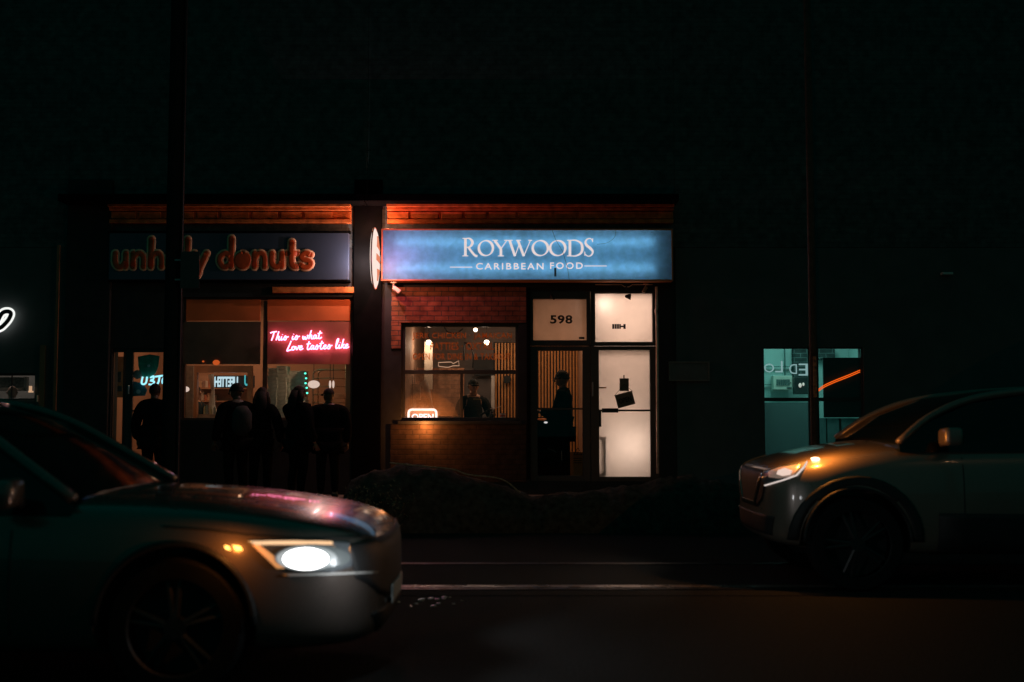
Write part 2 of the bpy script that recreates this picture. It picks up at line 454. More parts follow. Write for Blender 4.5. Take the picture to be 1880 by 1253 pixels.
# red brick panel over the takeout window
MB().box(oR1[0]-.16, PX(966, F), F-.022, F-.001, oR1[3]+.012, ZZ(528, F)).box(oR1[0]-.16, oR1[0]-.012, F-.022, F-.001, ZZ(640, F), oR1[3]+.012-.004).build('brick_panel', M_brickR, bR)
MB().pbox(648, 330, 700, 900, F-.05, F-.001, F-.05).build('pilaster', M_deep, bR, bevel=.01)
MB().pbox(118, 330, 200, 900, F-.08, F-.001, F-.08).build('pilaster', M_fascia, bD, bevel=.01)
MB().pbox(967, 528, 973, 880, F-.04, F-.001, F-.04).build('pilaster', M_deep, bR, bevel=.01)
# brown posts of the left shopfront
for (a, p, c, d) in ((70, 634, 80, 742), (99, 450, 104, 742)):
    MB().pbox(a, p, c, d+150, F-.12, F-.082, F-.12).build('post', mat('brown_timber', (.25,.11,.05), .6), bA)
MB().pbox(1731, 500, 1750, 504, F-.10, F-.001, F-.1).build('ledge', mat('pale_ledge', (.5,.5,.48), .6), bT)

# ------------------------------------------------------------------ donut shop front
zt = ZZ(590, F); zb = ZZ(670, F)
Yw = F+.10
wD = window(bD, oD2, bars=((PX(484, F), .07, oD2[2]+.05, oD2[3]-.05),), rails=(), fr=.04, fm=mat('red_brown_frame', (.16,.07,.045), .5))
M_val = mat('red_valance', (.85,.17,.04), .7, scale=2.5, var=.18)
for a, c in ((342, 478), (491, 643)):
    MB().pbox(a, 550, c, 589, F+.05, F+.065, F+.05).build('valance', M_val, bD)
M_bl = mat('brown_board', (.16,.085,.055), .45, scale=3, var=.3, spec=.6)
MB().pbox(336, 591, 478, 669, F+.05, F+.066, F+.05).build('signboard_panel', M_bl, bD)
MB().pbox(491, 591, 643, 669, F+.05, F+.066, F+.05).build('signboard_panel', mat('red_board', (.52,.14,.09), .6, scale=3), bD)
# ledge above the window
MB().pbox(500, 527, 650, 538, F-.05, F-.001, F-.05).build('ledge', M_cornice, bD, bevel=.005)
room(bD, D0+.12, D1-.35, F+4.2, .16, 3.6, M_warmwall)
LWARM = (1.0, .52, .28)

# pink neon lettering: hand-written single strokes
SCR = {
 'T': ([[(.0,.86),(.25,.95),(.62,1.0)], [(.36,.96),(.26,.45),(.12,-.02)]], .50),
 'h': ([[(.30,1.0),(.18,.5),(.05,0)], [(.09,.18),(.25,.44),(.34,.38),(.28,.12),(.36,.0),(.50,.12)]], .44),
 'i': ([[(.14,.42),(.08,.15),(.12,.0),(.28,.12)], [(.2,.60),(.22,.64)]], .26),
 's': ([[(.02,.05),(.22,.46),(.30,.20),(.22,.0),(.06,.02)], [(.22,.30),(.34,.30),(.52,.36)]], .44),
 'w': ([[(.04,.38),(.03,.1),(.12,.0),(.24,.3),(.24,.05),(.34,.0),(.46,.25),(.46,.42),(.56,.36)]], .52),
 'a': ([[(.34,.38),(.18,.42),(.04,.15),(.12,.0),(.28,.2),(.35,.40),(.30,.1),(.36,.0),(.46,.1)]], .44),
 't': ([[(.26,.88),(.14,.4),(.10,.06),(.22,.0),(.40,.16)], [(.02,.58),(.42,.64)]], .36),
 'L': ([[(.44,1.0),(.26,.5),(.06,.0),(.12,-.06),(.56,.08)]], .46),
 'o': ([[(.24,.40),(.08,.30),(.06,.08),(.18,.0),(.32,.16),(.28,.38),(.20,.34),(.44,.36)]], .38),
 'v': ([[(.04,.38),(.12,.02),(.30,.3),(.32,.42),(.42,.36)]], .36),
 'e': ([[(.06,.18),(.24,.26),(.26,.42),(.10,.36),(.04,.1),(.16,.0),(.40,.14)]], .36),
 'l': ([[(.10,.25),(.32,.9),(.30,1.04),(.18,.85),(.08,.2),(.14,.0),(.30,.12)]], .28),
 'k': ([[(.28,1.0),(.16,.5),(.05,0)], [(.36,.44),(.14,.22),(.24,.12),(.30,.0),(.44,.10)]], .40),
}
def script_text(mb, s, x0, z0, x1, h, Y, r, rise=0.0, slack=.34):
    adv = sum(slack if c == ' ' else SCR[c][1] for c in s); k = (x1-x0)/adv/1.0; x = 0
    for c in s:
        if c == ' ': x += slack; continue
        for st in SCR[c][0]:
            pts = [(x0+(x+p[0])*k, Y, z0+p[1]*h+rise*(x+p[0])/adv) for p in st]
            pts = smooth_pts(pts, 4) if len(pts) > 2 else [Vector(p) for p in pts]
            mb.tube(pts, r, 6)
        x += SCR[c][1]
YN = F-.015
M_pink = emit_mat('pink_neon', (1.0, .25, .48), 5.5)
for txt, a, b_, y0, hh, rise, lab in (('This is what', 496, 590, 625.5, 16, .03, 'pink neon words This is what on the red board'),
                                     ('Love tastes like', 526, 640, 643.5, 17, .035, 'pink neon words Love tastes like, lower line on the red board')):
    nb = MB(); script_text(nb, txt, PX(a, YN, y0), ZZ(y0, YN), PX(b_, YN, y0), hh/FPX*YN, YN, .0088, rise)
    no = nb.build('neon_lettering', M_pink); tag(no, lab, 'neon sign', 'pink neon lines')

# fascia sign: unholy donuts
YS = F-.12
sg = thing('shop_sign', 'long dark blue fascia sign reading unholy donuts in orange bubble letters', 'shop sign', (PX(420, F), F, ZZ(514, F)))
x0, x1, z0, z1 = RC(200, 428, 640, 514, YS)
pan = MB(); n = 24
for i in range(n):      # slightly bowed right end
    a, b_ = i/n, (i+1)/n
    pan.box(x0+(x1-x0)*a, x0+(x1-x0)*b_-(.0 if i < n-1 else .01), YS, F-.001, z0, z1)
MB().box(x0, x1, YS, F-.002, z0, z1).build('sign_panel', mat('blue_grey_panel', (.05,.068,.11), .38, scale=2, var=.1, spec=.4), sg, bevel=.006)
MB().box(x0-.02, x1+.02, YS-.015, F-.002, z1+.002, z1+.03).box(x0-.02, x1+.02, YS+.03, F-.002, z0-.03, z0-.002).build('sign_trim', M_deep, sg)
BUB = {  # rounded strokes, x-height 1, ascender 1.75
 'u': ([[(.2,.85),(.2,.4),(.35,.17),(.6,.17),(.78,.4)], [(.8,.85),(.8,.15)]], 1.02),
 'n': ([[(.2,.85),(.2,.15)], [(.2,.6),(.4,.83),(.65,.83),(.8,.6),(.8,.15)]], 1.02),
 'h': ([[(.2,1.6),(.2,.15)], [(.2,.6),(.4,.83),(.65,.83),(.8,.6),(.8,.15)]], 1.02),
 'o': ([[(.5,.84),(.22,.7),(.17,.42),(.35,.18),(.62,.17),(.83,.4),(.8,.68),(.5,.84)]], 1.0),
 'l': ([[(.25,1.6),(.25,.15)]], .5),
 'y': ([[(.15,.85),(.45,.25)], [(.85,.85),(.5,.15),(.35,-.3),(.1,-.42)]], .98),
 'd': ([[(.85,1.65),(.85,.15)], [(.8,.7),(.5,.86),(.22,.7),(.17,.42),(.35,.17),(.62,.18),(.82,.36)]], 1.04),
 't': ([[(.35,1.45),(.35,.4),(.5,.17),(.62,.15)], [(.1,.85),(.68,.85)]], .74),
 's': ([[(.72,.78),(.45,.87),(.2,.72),(.3,.55),(.6,.47),(.76,.32),(.6,.14),(.35,.13),(.15,.24)]], .9),
}
def bubble(mb, s, px0, px1, pyb, Y, k_r, xh, depth):
    adv = sum(BUB[c][1] for c in s); X0 = PX(px0, Y, 470); X1 = PX(px1, Y, 470); k = (X1-X0)/adv; h = xh/FPX*Y; z0 = ZZ(pyb, Y); x = 0
    for c in s:
        for st in BUB[c][0]:
            pts = [(X0+(x+p[0])*k, Y, z0+p[1]*h) for p in st]
            pts = smooth_pts(pts, 4) if len(pts) > 2 else [Vector(p) for p in pts]
            mb.tube(pts, k_r, 10, flat=depth)
            for e in (pts[0], pts[-1]): mb.ball((e[0], e[1], e[2]), k_r, 10, (1, depth, 1))
        x += BUB[c][1]
M_let = mat('orange_letter', (.55,.075,.012), .5, scale=12); M_lout = mat('peach_outline', (.95,.55,.34), .6, scale=12)
for word, a, b_ in (('unholy', 205, 383), ('donuts', 398, 575)):
    o1 = MB(); bubble(o1, word, a, b_, 495, YS-.010, .070, 35, .07); oo = o1.build('letter_outline', M_lout, sg, smooth=True)
    o2 = MB(); bubble(o2, word, a, b_, 495, YS-.019, .042, 35, .07)
    if word == 'donuts':      # the o is a bitten donut: solid disc
        pass
    o2.build('letter_face', M_let, sg, smooth=True)
xo = PX(398+177*1.5/5.72, YS, 470)
MB().ball((xo+.0, YS-.020, ZZ(479, YS)), .125, 18, (1,.03,.95)).build('donut_disc', M_let, sg, smooth=True)

# ------------------------------------------------------------------ blade sign (round, seen almost edge-on)
bx, bz, br = PX(688.5, F-.58, 475), ZZ(475, F-.58), .455; by = F-.58
bs = thing('blade_sign', 'round glowing white and red blade sign seen edge-on left of the blue sign', 'blade sign', (bx, by, bz))
sh = []
lens = MB()
for sgn in (-1, 1):
    rings = [(1.0, .0), (.9, .022), (.6, .038), (.25, .045)]
    vs = []; n = 40
    for rr, dx in rings:
        for k in range(n): vs.append((bx+sgn*dx+sgn*.003, by+br*rr*math.cos(2*math.pi*k/n), bz+br*rr*math.sin(2*math.pi*k/n)))
    vs.append((bx+sgn*.048, by, bz)); fs = []
    for i in range(len(rings)-1):
        for k in range(n): fs.append((i*n+k, i*n+(k+1)%n, (i+1)*n+(k+1)%n, (i+1)*n+k))
    for k in range(n): fs.append(((len(rings)-1)*n+k, (len(rings)-1)*n+(k+1)%n, len(rings)*n))
    lens.add(vs, fs)
def blade_mat():
    m = bpy.data.materials.new('blade_face'); m.use_nodes = True; nt = m.node_tree; nt.nodes.remove(nt.nodes['Principled BSDF'])
    out = nt.nodes['Material Output']; e = nt.nodes.new('ShaderNodeEmission'); nt.links.new(e.outputs[0], out.inputs[0])
    e.inputs[0].default_value = (1.0, .80, .70, 1); e.inputs[1].default_value = 1.0
    return m
lens.build('sign_face', blade_mat(), bs, smooth=True)
M_redface = emit_mat('blade_red_print', (1.0, .30, .16), .80)
lamp('POINT', 'blade_glow', (bx+.15, by+.14, bz-.1), 5, (1.0,.16,.16), 0.0, bs)
lamp('POINT', 'blade_glow', (bx+.30, by-.12, bz), 20, (1.0,.20,.38), 0.0, bs)
lamp('POINT', 'blade_glow', (bx-.20, by+.30, bz), 26, (1.0, .78, .80), 0.0, bs)
pr = MB()
for sgn in (-1, 1):
    xx = bx+sgn*.052
    for poly in ([(-.05,.33),(.22,.14),(-.16,.16)], [(-.12,-.17),(.2,-.15),(-.02,-.34)], [(-.2,.05),(.2,.05),(.2,-.05),(-.2,-.05)]):
        vs = [(xx-sgn*.0, by+p[0], bz+p[1]) for p in poly] + [(xx-sgn*.03, by+p[0], bz+p[1]) for p in poly]; m_ = len(poly)
        pr.add(vs, [tuple(range(m_)), tuple(range(2*m_-1, m_-1, -1))]+[(k, (k+1)%m_, m_+(k+1)%m_, m_+k) for k in range(m_)])
pr.build('red_print', M_redface, bs)
rim = MB(); rim.tube([(bx, by+(br+.004)*math.cos(2*math.pi*k/40), bz+(br+.004)*math.sin(2*math.pi*k/40)) for k in range(41)], .010, 6, caps=False)
rim.build('rim', M_red_trim, bs)
MB().tube([(bx, F-.05, bz), (bx, F-.12, bz)], .02).box(bx-.06, bx+.06, F-.07, F-.052, bz-.12, bz+.12).build('bracket', M_black, bs)
for sgn in (-1, 1):
    for dz_, p_ in (((.50, 6.5), (-.22, 14)) if sgn < 0 else ((.54, 5.5), (-.27, 12))):
        lamp('POINT', 'blade_glow', (bx+sgn*.17, by+(.30 if dz_ > 0 else .14 if sgn < 0 else -.06), bz+dz_), p_, (1.0, .38, .21), 0.0, bs)

# ------------------------------------------------------------------ blue light box sign
Yb = F-.30
x0, x1, z0, z1 = RC(700, 420, 1236, 516, Yb)
lb = thing('light_box_sign', 'long blue backlit sign reading ROYWOODS CARIBBEAN FOOD', 'light box sign', ((x0+x1)/2, F-.15, z0))
fr = MB(); t = .022
fr.box(x0, x1, Yb, F-.051, z1-t, z1).box(x0, x1, Yb, F-.051, z0, z0+t).box(x0, x0+t, Yb, F-.051, z0+t, z1-t).box(x1-t, x1, Yb, F-.051, z0+t, z1-t)
fr.build('frame', M_red_trim, lb, bevel=.004)
MB().box(x0+t, x1-t, F-.075, F-.055, z0+t, z1-t).build('back_panel', M_white, lb)
MB().sheet(x0+t+.001, x1-t-.001, Yb+.020, z0+t+.001, z1-t-.001).build('sign_face', film_mat('blue_acrylic', (.19,.52,.82), .66, 9, .16), lb)
tb = MB()
for zz in (z0+.20, z1-.20):
    for (a, b_) in ((x0+.22, (x0+x1)/2-.03), ((x0+x1)/2+.03, x1-.28)):
        tb.cyl((a, Yb+.10, zz), .018, b_-a, 'x', 10)
tb.build('fluorescent_tube', emit_mat('tube_light', (.80,.90,1.0), 4.1), lb)
M_wl = emit_mat('white_letter_glow', (1.0,.85,.84), .78)
yl0, yl1 = Yb+.010, Yb+.0165
def ell(cx, cz, rx, rz, a0, a1, n=28): return [(cx+rx*math.cos(R_(a0+(a1-a0)*k/n)), cz+rz*math.sin(R_(a0+(a1-a0)*k/n))) for k in range(n+1)]
def serif_word(layout, Y, zbase, hcap, parent):
    b = MB(); cnt = [0]
    def rb(pts, wd):
        d = .0006*(cnt[0] % 7); cnt[0] += 1; b.ribbon(pts, wd, yl0-d, yl1-d)
    for ch, a, c, hs in layout:
        X0, X1 = PX(a, Y, 455), PX(c, Y, 455); W = X1-X0; H = hcap*hs; z = zbase
        TH, TN = .040, .013
        P = lambda u, v: (X0+u*W, z+v*H)
        if ch == 'O':
            pts = ell(X0+W/2, z+H/2, W/2-.017, H/2-.009, 0, 360, 40)
            wd = [TN+(TH-TN)*abs(math.cos(R_(360*k/40-20)))**1.5 for k in range(41)]; rb(pts, wd)
        elif ch == 'R':
            rb([P(.2,0), P(.2,1)], TH); rb([P(0,.985), P(.5,.985)], TN); rb([P(0,.015), P(.40,.015)], TN)
            pts = smooth_pts([P(.2,.985), P(.5,.97), P(.68,.76), P(.52,.53), P(.25,.49)], 7); wd = [TN+(TH-TN)*math.sin(math.pi*k/(len(pts)-1))**2 for k in range(len(pts))]; rb(pts, wd)
            rb(smooth_pts([P(.40,.51), P(.62,.25), P(.85,.04), P(1.02,.0)], 5), TH*.85)
        elif ch == 'Y':
            rb([P(.52,0), P(.52,.47)], TH); rb([P(.14,.98), P(.52,.45)], TH*.95); rb([P(.88,.98), P(.52,.45)], TN)
            rb([P(0,.985), P(.34,.985)], TN); rb([P(.72,.985), P(1,.985)], TN); rb([P(.34,.015), P(.70,.015)], TN)
        elif ch == 'W':
            rb([P(.08,.98), P(.30,.0)], TH*.95); rb([P(.30,.0), P(.50,.85)], TN); rb([P(.42,.98), P(.66,.0)], TH*.95); rb([P(.66,.0), P(.93,.98)], TN)
            rb([P(0,.985), P(.2,.985)], TN); rb([P(.34,.985), P(.54,.985)], TN); rb([P(.84,.985), P(1,.985)], TN)
        elif ch == 'D':
            rb([P(.18,0), P(.18,1)], TH); rb([P(0,.985), P(.45,.985)], TN); rb([P(0,.015), P(.45,.015)], TN)
            pts = smooth_pts([P(.2,.985), P(.55,.98), P(.86,.80), P(.94,.5), P(.86,.2), P(.55,.02), P(.2,.015)], 6); m_ = len(pts)-1
            rb(pts, [TN+(TH-TN)*math.sin(math.pi*k/m_)**2 for k in range(m_+1)])
        elif ch == 'S':
            pts = smooth_pts([P(.85,.86), P(.62,.98), P(.30,.93), P(.16,.76), P(.32,.58), P(.66,.42), P(.86,.24), P(.70,.05), P(.38,.0), P(.08,.13)], 5); m_ = len(pts)-1
            rb(pts, [TN+(TH-TN)*math.sin(math.pi*k/m_)**3 for k in range(m_+1)])
            rb([P(.86,.98), P(.84,.78)], TN); rb([P(.08,.25), P(.10,.03)], TN)
    return b
hc = 30/FPX*Yb
wr = serif_word([('R',849,876,1.12),('O',877,907,1),('Y',904,934,1),('W',932,977,1),('O',976,1008,1),('O',1008,1040,1),('D',1041,1071,1),('S',1072,1091,1.12)], Yb, ZZ(470.5, Yb), hc, lb)
wr.build('letters', M_wl, lb)
r_ = RC(874, 483, 998, 495, Yb); text('letters', 'CARIBBEAN', r_, Yb+.014, M_wl, lb, offset=.012, spacing=1.32, depth=.005)
r_ = RC(1010, 482, 1070, 494, Yb); text('letters', 'FOOD', r_, Yb+.014, M_wl, lb, offset=.012, spacing=1.32, depth=.005)
MB().pbox(826, 490, 867, 491.4, Yb+.010, Yb+.0165, Yb).build('rule_line', M_wl, lb)
MB().pbox(1073, 487.8, 1114, 489.2, Yb+.010, Yb+.0165, Yb).build('rule_line', M_wl, lb)
# crack and patch in the acrylic
ck = MB(); cpts = [PZ(*p, Yb+.008) for p in ((1013,421),(1020,440),(1033,462),(1042,492),(1045,514))]; ck.tube(cpts, .0035, 5)
ck.tube(smooth_pts([PZ(*p, Yb+.008) for p in ((1131,422),(1128,436),(1115,446),(1096,449))], 4), .0028, 5)
ck.pbox(1017.5, 492, 1021.5, 508, Yb+.007, Yb+.010, Yb)
ck.build('crack', mat('dirt', (.06,.10,.12), .8), lb)

# ------------------------------------------------------------------ caribbean shop front
x0_, x1_, z0_, z1_ = oR1
zr = (ZZ(680, Yw)+ZZ(687, Yw))/2
wR = window(bR, oR1, bars=((PX(847.5, Yw), .045, z0_+.05, zr),), rails=((zr, .062),), fr=.05)
room(bR, R0+.55, PX(1082, F), F+4.6, .16, 3.45, M_warmwall, ceilm=mat('grey_ceiling', (.35,.33,.31), .7), backm=mat('grey_back_wall', (.46,.40,.37), .7, scale=1.5, var=.25))
# decal lettering on the glass
M_dec = mat('orange_decal', (.85,.24,.06), .6, emit=None)
def tint_film():
    m = bpy.data.materials.new('orange_tint_film'); m.use_nodes = True; nt = m.node_tree; nt.nodes.remove(nt.nodes['Principled BSDF']); out = nt.nodes['Material Output']
    tr = nt.nodes.new('ShaderNodeBsdfTransparent'); tr.inputs[0].default_value = (1.0,.60,.32,1)
    tl = nt.nodes.new('ShaderNodeBsdfTranslucent'); tl.inputs[0].default_value = (1.0,.50,.16,1); df = nt.nodes.new('ShaderNodeBsdfDiffuse'); df.inputs[0].default_value = (1.0,.50,.16,1)
    a = nt.nodes.new('ShaderNodeMixShader'); nt.links.new(tl.outputs[0], a.inputs[1]); nt.links.new(df.outputs[0], a.inputs[2])
    b = nt.nodes.new('ShaderNodeMixShader'); b.inputs[0].default_value = .45; nt.links.new(tr.outputs[0], b.inputs[1]); nt.links.new(a.outputs[0], b.inputs[2]); nt.links.new(b.outputs[0], out.inputs[0])
    return m
M_decf = tint_film()
dec = thing('window_lettering', 'orange menu lettering on the upper pane of the takeout window', 'lettering', (PX(845, Yw), Yw-.03, ZZ(660, Yw)))
def decal(s, a, p, c, d): text('letters', s, RC(a, p, c, d, Yw-.01), Yw-.008, M_decf, dec, offset=.018, spacing=1.08, depth=.002)
decal('JERK CHICKEN · JAMAICAN', 757, 611, 940, 625)
decal('PATTIES · OXTAIL', 790, 629, 907, 643)
decal('OPEN FOR DINE IN & TAKEOUT', 758, 649, 938, 661)

# brick interior partition, slats, beige post
MB().pbox(742, 676, 852, 790, F+2.6, F+2.7, F+2.6).build('inner_wall', brick_mat('brown_brick', (.50,.25,.14), (.42,.21,.12), (.34,.19,.12)), bR)
MB().pbox(870, 655, 908, 690, F+4.3, F+4.4, F+4.3).build('soffit', mat('dark_grey', (.09,.09,.09), .6), bR)
sl = MB(); xa, xb = PX(909, F+3.0), PX(1084, F+3.0)
sb_ = MB().box(xa-.03, xb, F+3.05, F+3.1, .162, ZZ(628, F+3.0)).build('slat_backing', M_black, bR)
x = xa
while x < xb: sl.box(x, x+.030, F+3.0, F+3.045, .162, ZZ(630, F+3.0)); x += .056
sl.build('slats', mat('orange_wood', (.62,.30,.10), .55, scale=12), bR)
post = MB().pbox(779, 628, 794, 715, F+2.2, F+2.3, F+2.2); tag(post.build('hanging_post', mat('cream_panel', (.80,.70,.56), .6)), 'cream vertical post hanging in the left half of the takeout window', 'post')
wpn = MB().pbox(742, 705, 772, 735, F+1.6, F+1.66, F+1.6); tag(wpn.build('wall_notice', mat('beige_notice', (.6,.47,.36), .7, scale=25, var=.5)), 'beige notice board beside the open sign in the takeout window', 'notice')
MB_ = MB().tube([PZ(776,700,F+1.5), PZ(783,712,F+1.5), PZ(790,735,F+1.5), PZ(797,760,F+1.5)], [.07,.05,.03,.025], 8)
tag(MB_.build('duct_pipe', mat('pale_pipe', (.6,.5,.42), .5), smooth=True), 'slanting pale pipe left of the cream post inside the takeout', 'pipe')
# bulbs
def bulb(px, py, Y, r, power, label, grp, col=(1.0,.70,.48)):
    c = PZ(px, py, Y)
    t = thing('light_bulb', label, 'lamp', (c.x, c.y, c.z), 0, grp)
    MB().ball(c, r, 14).build('globe', emit_mat('bulb_%s' % label[:8], col, 7), t, smooth=True)
    MB().tube([c+Vector((0,0,r*.9)), Vector((c.x, c.y, 3.44))], .006).cyl(c+Vector((0,0,r*.8)), r*.5, .05, 'z', 10).build('cord', M_black, t)
    if power: lamp('POINT', 'bulb_light', (c.x, c.y-r-.02, c.z-r-.02), power, col, .0, t)
bulb(787, 629, F+2.0, .045, 5, 'round bulb above the cream post in the takeout window', 'bare bulbs in the takeout')
bulb(873, 606, F+2.4, .035, 2.5, 'highest bare bulb near the top edge of the takeout window', 'bare bulbs in the takeout')
bulb(893.5, 629, F+2.0, .045, 5, 'bare bulb over the server under the word TAIL', 'bare bulbs in the takeout')
lamp('AREA', 'ceiling_panel_light', (PX(1020, F+2), F+1.5, 3.4), 9.5, (1.0,.55,.32), .9, bR)
# shelf fish-shaped neon outline
ng = MB(); ng.tube([PZ(*p, F+2.4) for p in ((805,673),(805,666),(828,665),(832,668),(842,663),(843,672),(832,672),(822,675),(806,673))], .007, 6)
tag(ng.build('neon_outline', emit_mat('cream_neon', (1.0,.55,.33), .55)), 'small cream neon outline under the orange lettering', 'neon sign')
# hanging ceiling pipes / wires
for pts, lab in ((((815,600),(822,610),(838,612),(850,604)), 'dark looping cable under the ceiling of the takeout, near the window top'), (((852,662),(853,630),(868,645),(868,676)), 'dark hanging cables between the bulbs in the takeout')):
    tag(MB().tube(smooth_pts([PZ(*p, F+1.8) for p in pts], 4), .012, 6).build('cable', M_black), lab, 'cable')
ck_ = MB().cyl(PZ(931, 697, F+2.9), .075, .04, 'y', 28); tag(ck_.build('wall_clock', M_black, bevel=.006), 'round black disc on the orange slats above the cup', 'clock')
tag(MB().pbox(902, 690, 908, 752, F+2.7, F+2.76, F+2.7).build('glass_pipe', mat('pale_panel', (.6,.6,.58), .4)), 'pale narrow upright panel left of the orange slats', 'panel')

# counter across the shop, with things on it
zc = ZZ(769, F+.9)
ct = thing('counter', 'long dark service counter behind the takeout window sill', 'counter', (PX(860, F+.9), F+.9, .16))
MB().box(PX(745, F+.9), PX(960, F+.9), F+.75, F+1.25, .162, zc-.04).build('counter_body', mat('dark_counter', (.05,.05,.05), .5), ct)
MB().box(PX(744, F+.9), PX(961, F+.9), F+.70, F+1.28, zc-.038, zc).build('counter_top', mat('counter_top', (.12,.10,.09), .3), ct, bevel=.005)
cupc = PZ(923, 767, F+.85)
cp = thing('paper_cup', 'small paper bowl with red print on the counter below the black disc', 'cup', (cupc.x, cupc.y, zc))
MB().cyl((cupc.x, cupc.y, zc+.001), .038, .085, 'z', 18, r2=.048).build('cup_body', mat('paper_white', (.7,.6,.55), .6), cp, smooth=False)
MB().cyl((cupc.x, cupc.y, zc+.035), .0445, .02, 'z', 18, r2=.0465).build('cup_band', mat('red_print', (.6,.08,.05), .6), cp)

# OPEN neon box in the window
Yo = F+.16
op_s = thing('open_sign', 'glowing white OPEN sign in a rounded frame at the window corner', 'open sign', (PX(775, Yo), Yo, ZZ(772, Yo)))
M_on = emit_mat('open_neon', (1.0,.76,.66), 2.6)
fb = MB(); pts = []
X0, X1, Z0, Z1 = RC(750, 752.5, 801, 792, Yo); rr = .05
for cx, cz, a0 in ((X0+rr, Z0+rr, 180), (X1-rr, Z0+rr, 270), (X1-rr, Z1-rr, 0), (X0+rr, Z1-rr, 90)):
    for k in range(6): a = R_(a0+90*k/5); pts.append((cx+rr*math.cos(a), Yo, cz+rr*math.sin(a)))
pts.append(pts[0]); fb.tube(pts, .017, 8, caps=False); fb.build('frame_tube', M_on, op_s, smooth=True)
MB().box(X0+.02, X1-.02, Yo+.025, Yo+.04, Z0+.02, Z1-.02).build('backing', mat('clear_backing', (.35,.25,.2), .4), op_s)
text('letters', 'OPEN', RC(756, 760, 796, 772, Yo), Yo, emit_mat('open_letters', (1.0,.70,.66), 3.2), op_s, offset=.02, depth=.012)
lamp('POINT', 'added_halo_light', (PX(783, Yo), F-.17, ZZ(782, Yo)), 20, (1.0,.33,.08), .0, op_s)  # lamp added outside the glass to make the orange halo
MB().box(X0+.05, X0+.06, Yo, Yo+.012, Z1, zr-.05).box(X1-.06, X1-.05, Yo, Yo+.012, Z1, zr-.05).build('hanger', M_black, op_s)
# extra lower left pane inside the frame, clouded to spread the OPEN halo
MB().box(oR1[0]+.05, PX(846, Yw), Yw+.012, Yw+.016, z0_+.05, zr-.03).build('pane', M_halo_glass, wR)  # added pane that spreads the OPEN halo
# ledge outside, and a brick apron added to catch the OPEN glow
MB().box(oR1[0]-.05, oR1[1]+.05, F-.03, F-.001, z0_-.05, z0_-.002).build('sill', M_black, bR, bevel=.004)

x0, x1, z0, z1 = RC(722, 777, 966, 885, F)
MB().box(oR1[0]-.16, x1, F-.022, F-.001, z0, z0_-.052).build('apron', brick_mat('brown_painted_brick', (.05,.03,.02), (.043,.026,.018), (.032,.023,.018)), bR)
# ---- doors
zd = ZZ(636, F); zfl = ZZ(880, F)
M_film = film_mat('frosted_film', (.84,.74,.68), .85, 2.2, .10)
dl = RC(974, 534, 1078, 884, F); dr = RC(1078, 534, 1210, 884, F)
fr = MB(); y0, y1 = F+.03, F+.15
def pxframe(b, o, i):     # black frame between outer and inner pixel rectangles
    ox0, ox1, oz0, oz1 = RC(*o, y0); ix0, ix1, iz0, iz1 = RC(*i, y0)
    b.box(ox0, ix0, y0, y1, oz0, oz1); b.box(ix1, ox1, y0, y1, oz0, oz1); b.box(ix0, ix1, y0, y1, iz1, oz1); b.box(ix0, ix1, y0, y1, oz0, iz0)
pxframe(fr, (974, 532, 1084, 635), (979, 549, 1077, 625))
pxframe(fr, (1085, 532, 1212, 635), (1093, 539, 1198, 628))
fr.build('transom_frame', M_frame, bR, bevel=.003)
tr1 = MB().psheet(978, 548, 1078, 626, F+.10).build('transom_film', film_mat('aged_film', (.62,.50,.44), .85, 3, .12), bR)
rag = [(1093,538)]
for i in range(1, 14): rag.append((1093+105*i/14, 538+random.uniform(-1.2,1.6)))
rag += [(1198,538)] + [(1198+random.uniform(-1.5,.8), 538+90*i/9) for i in range(1,9)] + [(1198,627)]
for i in range(1, 14): rag.append((1198-105*i/14, 627.5+random.uniform(-1.6,1.4)))
rag += [(1093,628)] + [(1093+random.uniform(-.5,1.2), 628-90*i/9) for i in range(1,9)]
MB().add([PZ(a, b_, F+.1) for a, b_ in rag], [tuple(range(len(rag)))]).build('transom_film', M_film, bR)
text('number_598', '598', RC(1010, 579, 1051, 595, F+.09), F+.09, mat('black_number', (.02,.02,.02), .5), bR, offset=.03, depth=.006, spacing=1.08)
MB().pbox(1063, 619, 1073, 623, F+.088, F+.094, F+.09).build('small_label', M_black, bR)
sp_ = MB()
for a, c in ((1124,1128),(1128.6,1132.2),(1132.8,1136.4),(1137,1139.8),(1144.5,1148.6)): sp_.pbox(a, 595.4, c, 604.2, F+.088, F+.094, F+.09)
sp_.pbox(1139.9, 598.4, 1144.4, 601.2, F+.088, F+.094, F+.09); sp_.build('small_label', M_black, bR)
# left door (clear) and right door (frosted)
def door(pxo, pxi, gm, rail, label=None):
    d = MB(); pxframe(d, pxo, pxi)
    o = d.build('door', M_frame, bR, bevel=.004)
    x0, x1, z0, z1 = RC(*pxi, F+.09)
    (MB().sheet(x0-.01, x1+.01, F+.088, z0-.01, z1+.01) if gm is M_film else MB().box(x0-.01, x1+.01, F+.085, F+.091, z0-.01, z1+.01)).build('pane', gm, o)
    MB().box(x0, x1, F+.045, F+.08, ZZ(rail, F+.05)-.014, ZZ(rail, F+.05)+.014).build('push_bar', M_frame, o)
    return o
d1 = door((974, 636, 1084, 884), (987, 644, 1070, 874), M_glass, 751)
d2 = door((1085, 636, 1212, 884), (1100, 643, 1194, 876), M_film, 754)
MB().pbox(1105, 750, 1135, 758, F+.02, F+.028, F+.02).build('letter_slot', M_black, d2)
MB().tube([PZ(1088, 702, F-.05), PZ(1088, 728, F-.05)], .012).tube([PZ(1088, 704, F-.05), PZ(1088, 704, F+.03)], .008).tube([PZ(1088, 726, F-.05), PZ(1088, 726, F+.03)], .008).build('handle', M_dim_steel, d2)
